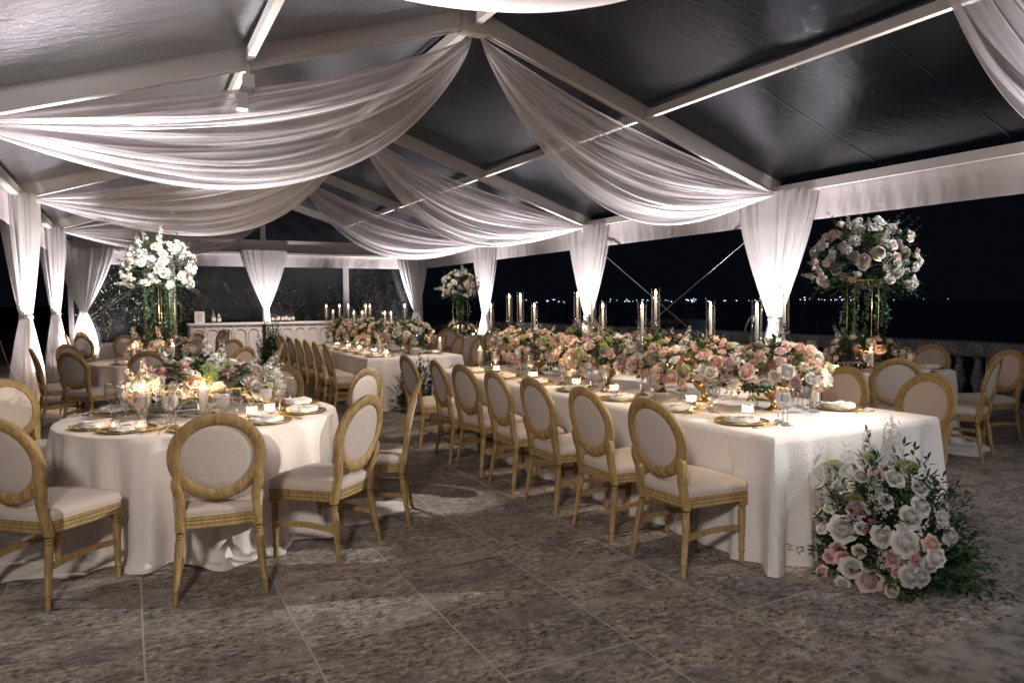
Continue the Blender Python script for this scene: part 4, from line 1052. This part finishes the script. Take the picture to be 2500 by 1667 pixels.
# tall stands with flower balls
def stand(c, seed, zb, lab, lab2, rad, n):
    q = random.Random(seed); r = thing('tall_flower_stand', lab, 'flower stand', (c[0], c[1], TZ), R((38, 20, 40)[seed-1]), 'tall gold flower stands')
    H = zb-TZ-.22
    for sx, sy in ((-1, -1), (1, -1), (1, 1), (-1, 1)):
        part('pole', G().tube([(sx*.13, sy*.13, 0), (sx*.13, sy*.13, H)], .0042, 8), 'gold', r)
    part('base_frame', G().box(-.14, .14, -.14, .14, 0, .008), 'gold', r, False)
    part('top_plate', G().box(-.14, .14, -.14, .14, H, H+.012), 'gold', r, False)
    a = arrangement('flower_ball', lab2, (c[0], c[1], TZ), rad, rad, rad*.84, n, MIX_WHITE, seed+400, H+.22, False, low=-.62, sc=(.85, 1.45), grp='flower balls on tall stands', folk='ball')
    # trailing vines
    for i in range(14):
        an = q.uniform(0, 6.28); rd = q.uniform(.10, .27); g = G(); L = q.uniform(.45, .95); x, y, z = rd*cos(an), rd*sin(an), H+.02; pts = []
        for k in range(12):
            pts.append(Vector((x+.02*sin(k*1.1+i), y+.02*cos(k*.9+i*2), z-L*k/11)))
        g.tube(pts, .0018, 3, False)
        for k in range(42):
            p = pts[0].lerp(pts[-1], 0); f_ = k/42*11; i0 = min(10, int(f_)); p = pts[i0].lerp(pts[i0+1], f_-i0)
            dd = Vector((q.uniform(-1, 1), q.uniform(-1, 1), q.uniform(-1, .2))).normalized(); leaf(g, p, dd, Vector((q.uniform(-1, 1), q.uniform(-1, 1), .3)), q.uniform(.030, .052), q.uniform(.010, .017))
        part('trailing_vine', g, 'leaf_light' if i % 3 == 0 else 'leaf_dark', a)
stand(T3, 1, 2.05, 'gold four pole stand under the white flower ball at the left', 'large white flower ball on the tall left stand, brightly lit', .46, 88)
stand(Q1, 2, 1.97, 'gold four pole stand at the right in front of the dark sea', 'large blush and white flower ball at the right against the night', .52, 88)
stand(Q3, 3, 1.95, 'gold stand under the small far flower ball beside the third leg curtain', 'small far ball of cream roses beside the third leg curtain', .42, 70)
# floor arrangements
def ground_flowers(loc, label, items, seed, sc0, dens):
    q = random.Random(seed); r = thing('floor_arrangement', label, 'flowers', loc, 0, 'flower arrangements on the floor')
    for kind, x, y, z, s in items:
        p = Vector((x, y, z))*sc0; flower(kind, r, p, Vector((x*1.2, y*1.2-.15, z*.55+.12)).normalized(), s, q)
    fa, fb = fol('ground', **FK['ground'])
    for me, nm in ((fa, 'foliage'), (fb, 'light_foliage')):
        o = link(nm, me, r, (0, 0, .02), (0, 0, seed), (sc0,)*3); o['kind'] = 'stuff'
    return r
FA = []
# big piece at the near end: flowers by photo position, thrown onto a mound in front of the cloth
import itertools
def unproj(u, v, C, ra, rb):
    """point where the photo ray meets the mound ellipsoid centred C"""
    y, p_, r_ = R(27.96), R(3.05), R(-.447)
    f = Vector((sin(y)*cos(p_), cos(y)*cos(p_), -sin(p_))); rt = Vector((cos(y), -sin(y), 0)); up = rt.cross(f)
    rt2 = rt*cos(r_)+up*sin(r_); up2 = -rt*sin(r_)+up*cos(r_)
    d = (f+rt2*(u-1250)/CAMF-up2*(v-833.5)/CAMF); o = Vector((0, 0, 1.53))-Vector(C)
    D = Vector((d.x/ra, d.y/ra, d.z/rb)); O = Vector((o.x/ra, o.y/ra, o.z/rb)); a = D.dot(D); b = 2*O.dot(D); c = O.dot(O)-1; ds = b*b-4*a*c
    t = (-b-math.sqrt(ds))/(2*a) if ds > 0 else -b/(2*a)
    return o+d*t
BC = (3.78, 2.50, .02)
bigf = [('rose_white', 2058, 1293, 1.5), ('rose_white', 1980, 1357, 1.25), ('rose_white', 2212, 1325, 1.5), ('rose_white', 2155, 1310, 1.15), ('rose_white', 2225, 1265, 1.2), ('rose_white', 2250, 1238, 1.1),
        ('rose_white', 2055, 1188, 1.15), ('rose_cream', 1990, 1248, 1.2), ('rose_mauve', 2095, 1245, 1.15), ('rose_mauve', 2125, 1417, 1.3), ('rose_white', 2083, 1387, 1.15), ('rose_white', 2222, 1405, 1.15), ('rose_white', 2285, 1360, 1.1),
        ('rose_white', 2320, 1310, .9), ('rose_blush', 2275, 1330, .95), ('rose_pink', 2048, 1340, .85), ('rose_pink', 2030, 1358, .8), ('rose_pink', 2060, 1362, .85), ('rose_pink', 2050, 1352, .7), ('bud', 2130, 1275, 1.2), ('bud', 2115, 1297, 1.1),
        ('rose_pink', 1938, 1320, .7), ('rose_pink', 1950, 1338, .65), ('rose_pink', 2192, 1397, .7), ('rose_pink', 2235, 1365, .65), ('rose_cream', 2140, 1160, 1.0), ('rose_white', 2185, 1170, 1.05), ('rose_white', 2245, 1195, .9), ('rose_white', 2250, 1408, .95),
        ('umbel', 1970, 1160, 1.3), ('umbel', 2123, 1118, 1.3), ('umbel', 2215, 1140, 1.5), ('umbel', 2085, 1218, 1.2), ('spray', 2170, 1110, 1.5), ('spray', 2135, 1225, 1.2), ('spray', 2150, 1250, 1.1), ('spray', 1955, 1235, 1.2), ('spray', 2170, 1150, 1.4), ('spray', 2155, 1380, .9), ('hydrangea', 2205, 1290, .5), ('rose_white', 2010, 1290, .7), ('rose_cream', 2100, 1345, .75), ('rose_white', 2165, 1225, .8), ('rose_white', 2105, 1290, .7), ('rose_blush', 2180, 1365, .8), ('rose_white', 1965, 1300, .75), ('rose_white', 2030, 1240, .8), ('rose_blush', 2010, 1395, .7), ('rose_white', 2300, 1265, .8), ('rose_white', 2270, 1380, .8), ('rose_cream', 2180, 1440, .8), ('rose_white', 2060, 1425, .75), ('spray', 2120, 1130, 1.3), ('spray', 2185, 1125, 1.6), ('spray', 2020, 1210, 1.3), ('umbel', 2040, 1135, 1.1), ('spray', 1975, 1215, 1.3), ('spray', 2300, 1290, 1.2), ('rose_white', 2105, 1165, .9), ('rose_white', 2000, 1185, .9), ('spray', 2075, 1160, 1.3)]
q_ = random.Random(77)
r = thing('floor_arrangement', 'large floor arrangement of white and mauve roses at the front long table end', 'flowers', BC, 0, 'flower arrangements on the floor')
for kind, u, v, s in bigf:
    P_ = unproj(u, v, BC, .44, .62 if v < 1230 else .56); k_ = 'rose_bud' if kind == 'bud' else kind
    d = Vector((P_.x*.6, P_.y-.25, P_.z*.5+.05)).normalized()
    if kind in ('umbel', 'spray'): d = Vector((P_.x*.4, P_.y*.2, 1)).normalized()
    flower('big_'+kind if kind.startswith('rose') else kind, r, P_*1.02, d, s*(1.0 if kind.startswith('rose') else .95), q_)
fa, fb = fol('ground', **FK['ground'])
for me, nm in ((fa, 'foliage'), (fb, 'light_foliage')):
    o = link(nm, me, r, (0, 0, .0), (0, 0, .4), (.86, .80, .90)); o['kind'] = 'stuff'
q_ = random.Random(5); r = thing('floor_arrangement', 'smaller floor arrangement at the near end of the far long table, seen between the chairs', 'flowers', (3.65, 9.62, 0), 0, 'flower arrangements on the floor')
for i in range(22):
    a = q_.uniform(pi, 2*pi); z = q_.uniform(.1, 1); rd = math.sqrt(1-z*z*.9); P_ = Vector((.55*rd*cos(a), .34*rd*sin(a), .62*z))
    flower(q_.choice(['rose_white']*4+['hydrangea', 'spray', 'rose_cream', 'rose_pink']), r, P_, Vector((P_.x, P_.y-.2, P_.z*.5)).normalized(), q_.uniform(.9, 1.3), q_)
for me, nm in ((fa, 'foliage'), (fb, 'light_foliage')):
    o = link(nm, me, r, (0, 0, .0), (0, 0, 2.0), (1.0, .62, .98)); o['kind'] = 'stuff'
r = thing('floor_arrangement', 'dark leafy floor arrangement in front of the bar beside the far row of chairs', 'flowers', (2.55, 14.9, 0), 0, 'flower arrangements on the floor')
for i in range(8):
    a = q_.uniform(0, 2*pi); P_ = Vector((.35*cos(a), .3*sin(a), q_.uniform(.35, .7))); flower(q_.choice(['rose_cream', 'spray']), r, P_, Vector((P_.x, P_.y-.2, .4)).normalized(), 1.0, q_)
for me, nm in ((fa, 'foliage'), (fb, 'light_foliage')):
    o = link(nm, me, r, (0, 0, .0), (0, 0, 1.0), (.8, .7, 1.55)); o['kind'] = 'stuff'
r = thing('potted_palm', 'palm leaves reaching in at the right edge of the photo by the balustrade', 'plant', (9.75, 4.35, 0))
part('pot', G().lathe([(.0, 0), (.15, 0), (.2, .35), (.19, .35), (.17, .32), (0, .32)], 20), 'dark_metal', r)
g = G()
for i in range(16):
    a = q_.uniform(0, 6.28); L = q_.uniform(.5, .8); pts = [Vector((L*t*.8*cos(a), L*t*.8*sin(a), .3+L*(1.1*t-.75*t*t))) for t in [k/8 for k in range(9)]]
    g.tube(pts, [.006-.0006*k for k in range(9)], 4, False)
    for k in range(2, 9):
        for s in (1, -1):
            for e in (0, .5):
                if k == 8 and e: continue
                p = pts[k].lerp(pts[min(8, k+1)], e); leaf(g, p, Vector((-sin(a)*s+cos(a)*.7, cos(a)*s+sin(a)*.7, -.25)), Vector((0, 0, 1)), .22*(1-.06*k), .009)
part('fronds', g, 'leaf_dark', r)

# ================================================================== bar
def bar(x0, x1, lab, seed):
    y0 = 19.95; r = thing('bar_counter', lab, 'bar', ((x0+x1)/2, y0, 0), 0, 'white panelled bar counters'); h = (x1-x0)/2
    part('body', G().box(-h+.04, h-.04, .03, .60, .0, 1.02), 'bar_paint', r, False)
    part('counter_top', G().box(-h, h, -.02, .65, 1.02, 1.07), 'white_metal', r, False)
    part('plinth', G().box(-h+.02, h-.02, .0, .62, .0, .10), 'bar_paint', r, False)
    n = 5; w = (2*h-.16)/n
    for i in range(n):
        cx = -h+.08+w*(i+.5); g = G(); pts = [(cx-w*.38, .013, .18), (cx-w*.38, .013, .80)]
        pts += [(cx+w*.38*cos(pi-pi*k/10), .013, .80+.12*sin(pi*k/10)) for k in range(1, 10)]+[(cx+w*.38, .013, .80), (cx+w*.38, .013, .18), (cx-w*.38, .013, .18)]
        part('arched_moulding', g.tube(pts, .012, 6, False), 'bar_paint', r)
        part('pilaster', G().box(cx-w*.5-.018, cx-w*.5+.018, .005, .032, .10, 1.02), 'bar_paint', r, False)
bar(1.32, 3.16, 'left half of the white panelled bar in front of the end wall', 1); bar(3.18, 5.02, 'right half of the white panelled bar behind the far candles', 2)
def bottle(x, y, h, r0, mat, lab, grp):
    r = thing('bottle', lab, 'bottle', (x, y, 1.07), 0, grp)
    part('glass_body', G().lathe([(0, 0), (r0, 0), (r0, h*.58), (r0*.75, h*.68), (r0*.34, h*.76), (r0*.34, h), (0, h)], 16), mat, r)
    part('label', G().lathe([(r0+.001, h*.15), (r0+.001, h*.45)], 16), 'label_paper', r)
DS = ['leftmost', 'second', 'third', 'fourth', 'fifth', 'sixth', 'rightmost']
for i, u in enumerate((667, 674, 681, 691, 699, 707, 716)):
    y = 20.25; az = R(27.96)+math.atan((u-1250)/CAMF); bottle(y*math.tan(az)+.0, y, (.28, .24, .33, .30, .34, .27, .31)[i], .04, 'bottle_dark', '%s of the seven dark bottles on the right half of the bar' % DS[i], 'dark bottles on the bar')
bottle(1.95, 20.2, .33, .05, 'bottle_clear', 'taller clear bottle on the left half of the bar', 'clear bottles on the bar'); bottle(2.09, 20.25, .27, .05, 'bottle_clear', 'shorter clear bottle on the left half of the bar', 'clear bottles on the bar')
r = thing('menu_sign', 'small white framed drinks menu standing at the left end of the bar', 'sign', (1.62, 20.2, 1.07), R(5))
part('frame', G().box(-.12, .12, 0, .02, 0, .30), 'white_metal', r, False); part('card', G().box(-.10, .10, -.003, -.001, .02, .28), 'label_paper', r, False)
g = G()
for k in range(6): g.box(-.06+.01*(k % 2), .06-.01*(k % 2), -.005, -.004, .06+.033*k, .068+.033*k)
part('ink_lines', g, 'dark_metal', r, False)

# ================================================================== balustrade and beyond
r = thing('stone_balustrade', 'long coral stone balustrade along the sea side of the terrace', 'balustrade', (10.45, 0, 0))
part('top_rail', G().box(-.04, .40, -8, 40, .78, .93).box(-.0, .36, -8, 40, .74, .78), 'rail_stone', r, False)
part('base_rail', G().box(-.02, .38, -8, 40, .0, .14), 'rail_stone', r, False)
pb = [(.075, .14), (.075, .18), (.045, .20), (.05, .24), (.085, .34), (.088, .40), (.06, .52), (.042, .62), (.055, .66), (.042, .68), (.075, .71), (.075, .74)]
bm = mesh('baluster', G().lathe(pb, 14), 'rail_stone')
y = 3.0; i = 0
while y < 27:
    if i % 9 == 0: part('pier', G().box(-.005, .365, y-.22, y+.22, .14, .74), 'rail_stone', r, False); y += .42
    else: link('baluster', bm, r, (.18, y, 0)); y += .26
    i += 1
# far balustrade, bin and pipe past the rail
r = thing('garden_balustrade', 'dim pale balustrade standing beyond the terrace below the crossing cables', 'balustrade', (14.5, 17.0, 0), R(-35))
part('top_rail', G().box(-1.1, 1.1, -.1, .1, .86, 1.0), 'rail_stone', r, False); part('base_rail', G().box(-1.1, 1.1, -.1, .1, -3, .2), 'rail_stone', r, False)
for k in range(8): part('baluster', G().lathe([(.06, .2), (.04, .26), (.075, .45), (.04, .75), (.06, .86)], 10, (-.9+.255*k, 0, 0)), 'rail_stone', r)
r = thing('waste_bin', 'blue barrel standing beyond the terrace rail right of the crossing cables', 'barrel', (13.2, 14.2, 0))
part('barrel', G().lathe([(0, -.0), (.26, -.0), (.28, .5), (.27, .98), (.25, 1.05), (0, 1.05)], 20).box(-.3, .3, -.3, .3, -3, 0), 'blue_plastic', r)
r = thing('shower_pipe', 'curved pale pipe rising behind the flowers beyond the rail', 'pipe', (11.3, 11.0, 0))
part('pipe', G().tube([(0, 0, -3), (0, 0, .7), (.06, .0, 1.0), (.16, 0, 1.16), (.28, 0, 1.22)], .018, 8), 'white_metal', r)
part('head', G().lathe([(0, 0), (.05, -.01), (.04, .03), (0, .04)], 12, (.28, 0, 1.2)), 'white_metal', r)
# shrubs behind the end wall
def shrub(x, y, h, w, seed, lab):
    q = random.Random(seed); r = thing('shrub', lab, 'shrub', (x, y, 0), 0, 'shrubs behind the clear end wall')
    g = G()
    for k in range(6): g.tube([(0, 0, 0), (q.uniform(-.3, .3)*w, q.uniform(-.3, .3)*w, h*.45), (q.uniform(-.5, .5)*w, q.uniform(-.4, .4)*w, h*.8)], [.04, .025, .01], 5)
    part('stems', g, 'oak', r); g = G()
    for i in range(1500):
        z = q.random(); a = q.uniform(0, 6.28); rd = w*.5*math.sqrt(q.random())*(.6+.7*sin(pi*min(1, z*.9+.1)))*(1+.25*sin(a*3+z*7))
        leaf(g, Vector((rd*cos(a), rd*sin(a), .1+z*h)), Vector((q.uniform(-1, 1), q.uniform(-1, 1), q.uniform(-.6, .8))), Vector((q.uniform(-1, 1), q.uniform(-1, 1), 1)), q.uniform(.09, .17), q.uniform(.02, .04))
    part('foliage', g, 'shrub_leaf', r)['kind'] = 'stuff'
shrub(-.7, 23.7, 2.4, 1.9, 1, 'shrub showing dimly through the clear wall beside the left corner curtain')
shrub(.9, 24.1, 2.2, 1.9, 2, 'dark shrub behind the clear wall left of the bar')
shrub(4.3, 24.0, 2.0, 1.7, 3, 'dark shrub behind the clear wall right of the centre curtain')
shrub(7.3, 24.1, 2.7, 2.0, 4, 'dark shrub behind the clear wall by the right corner curtain')
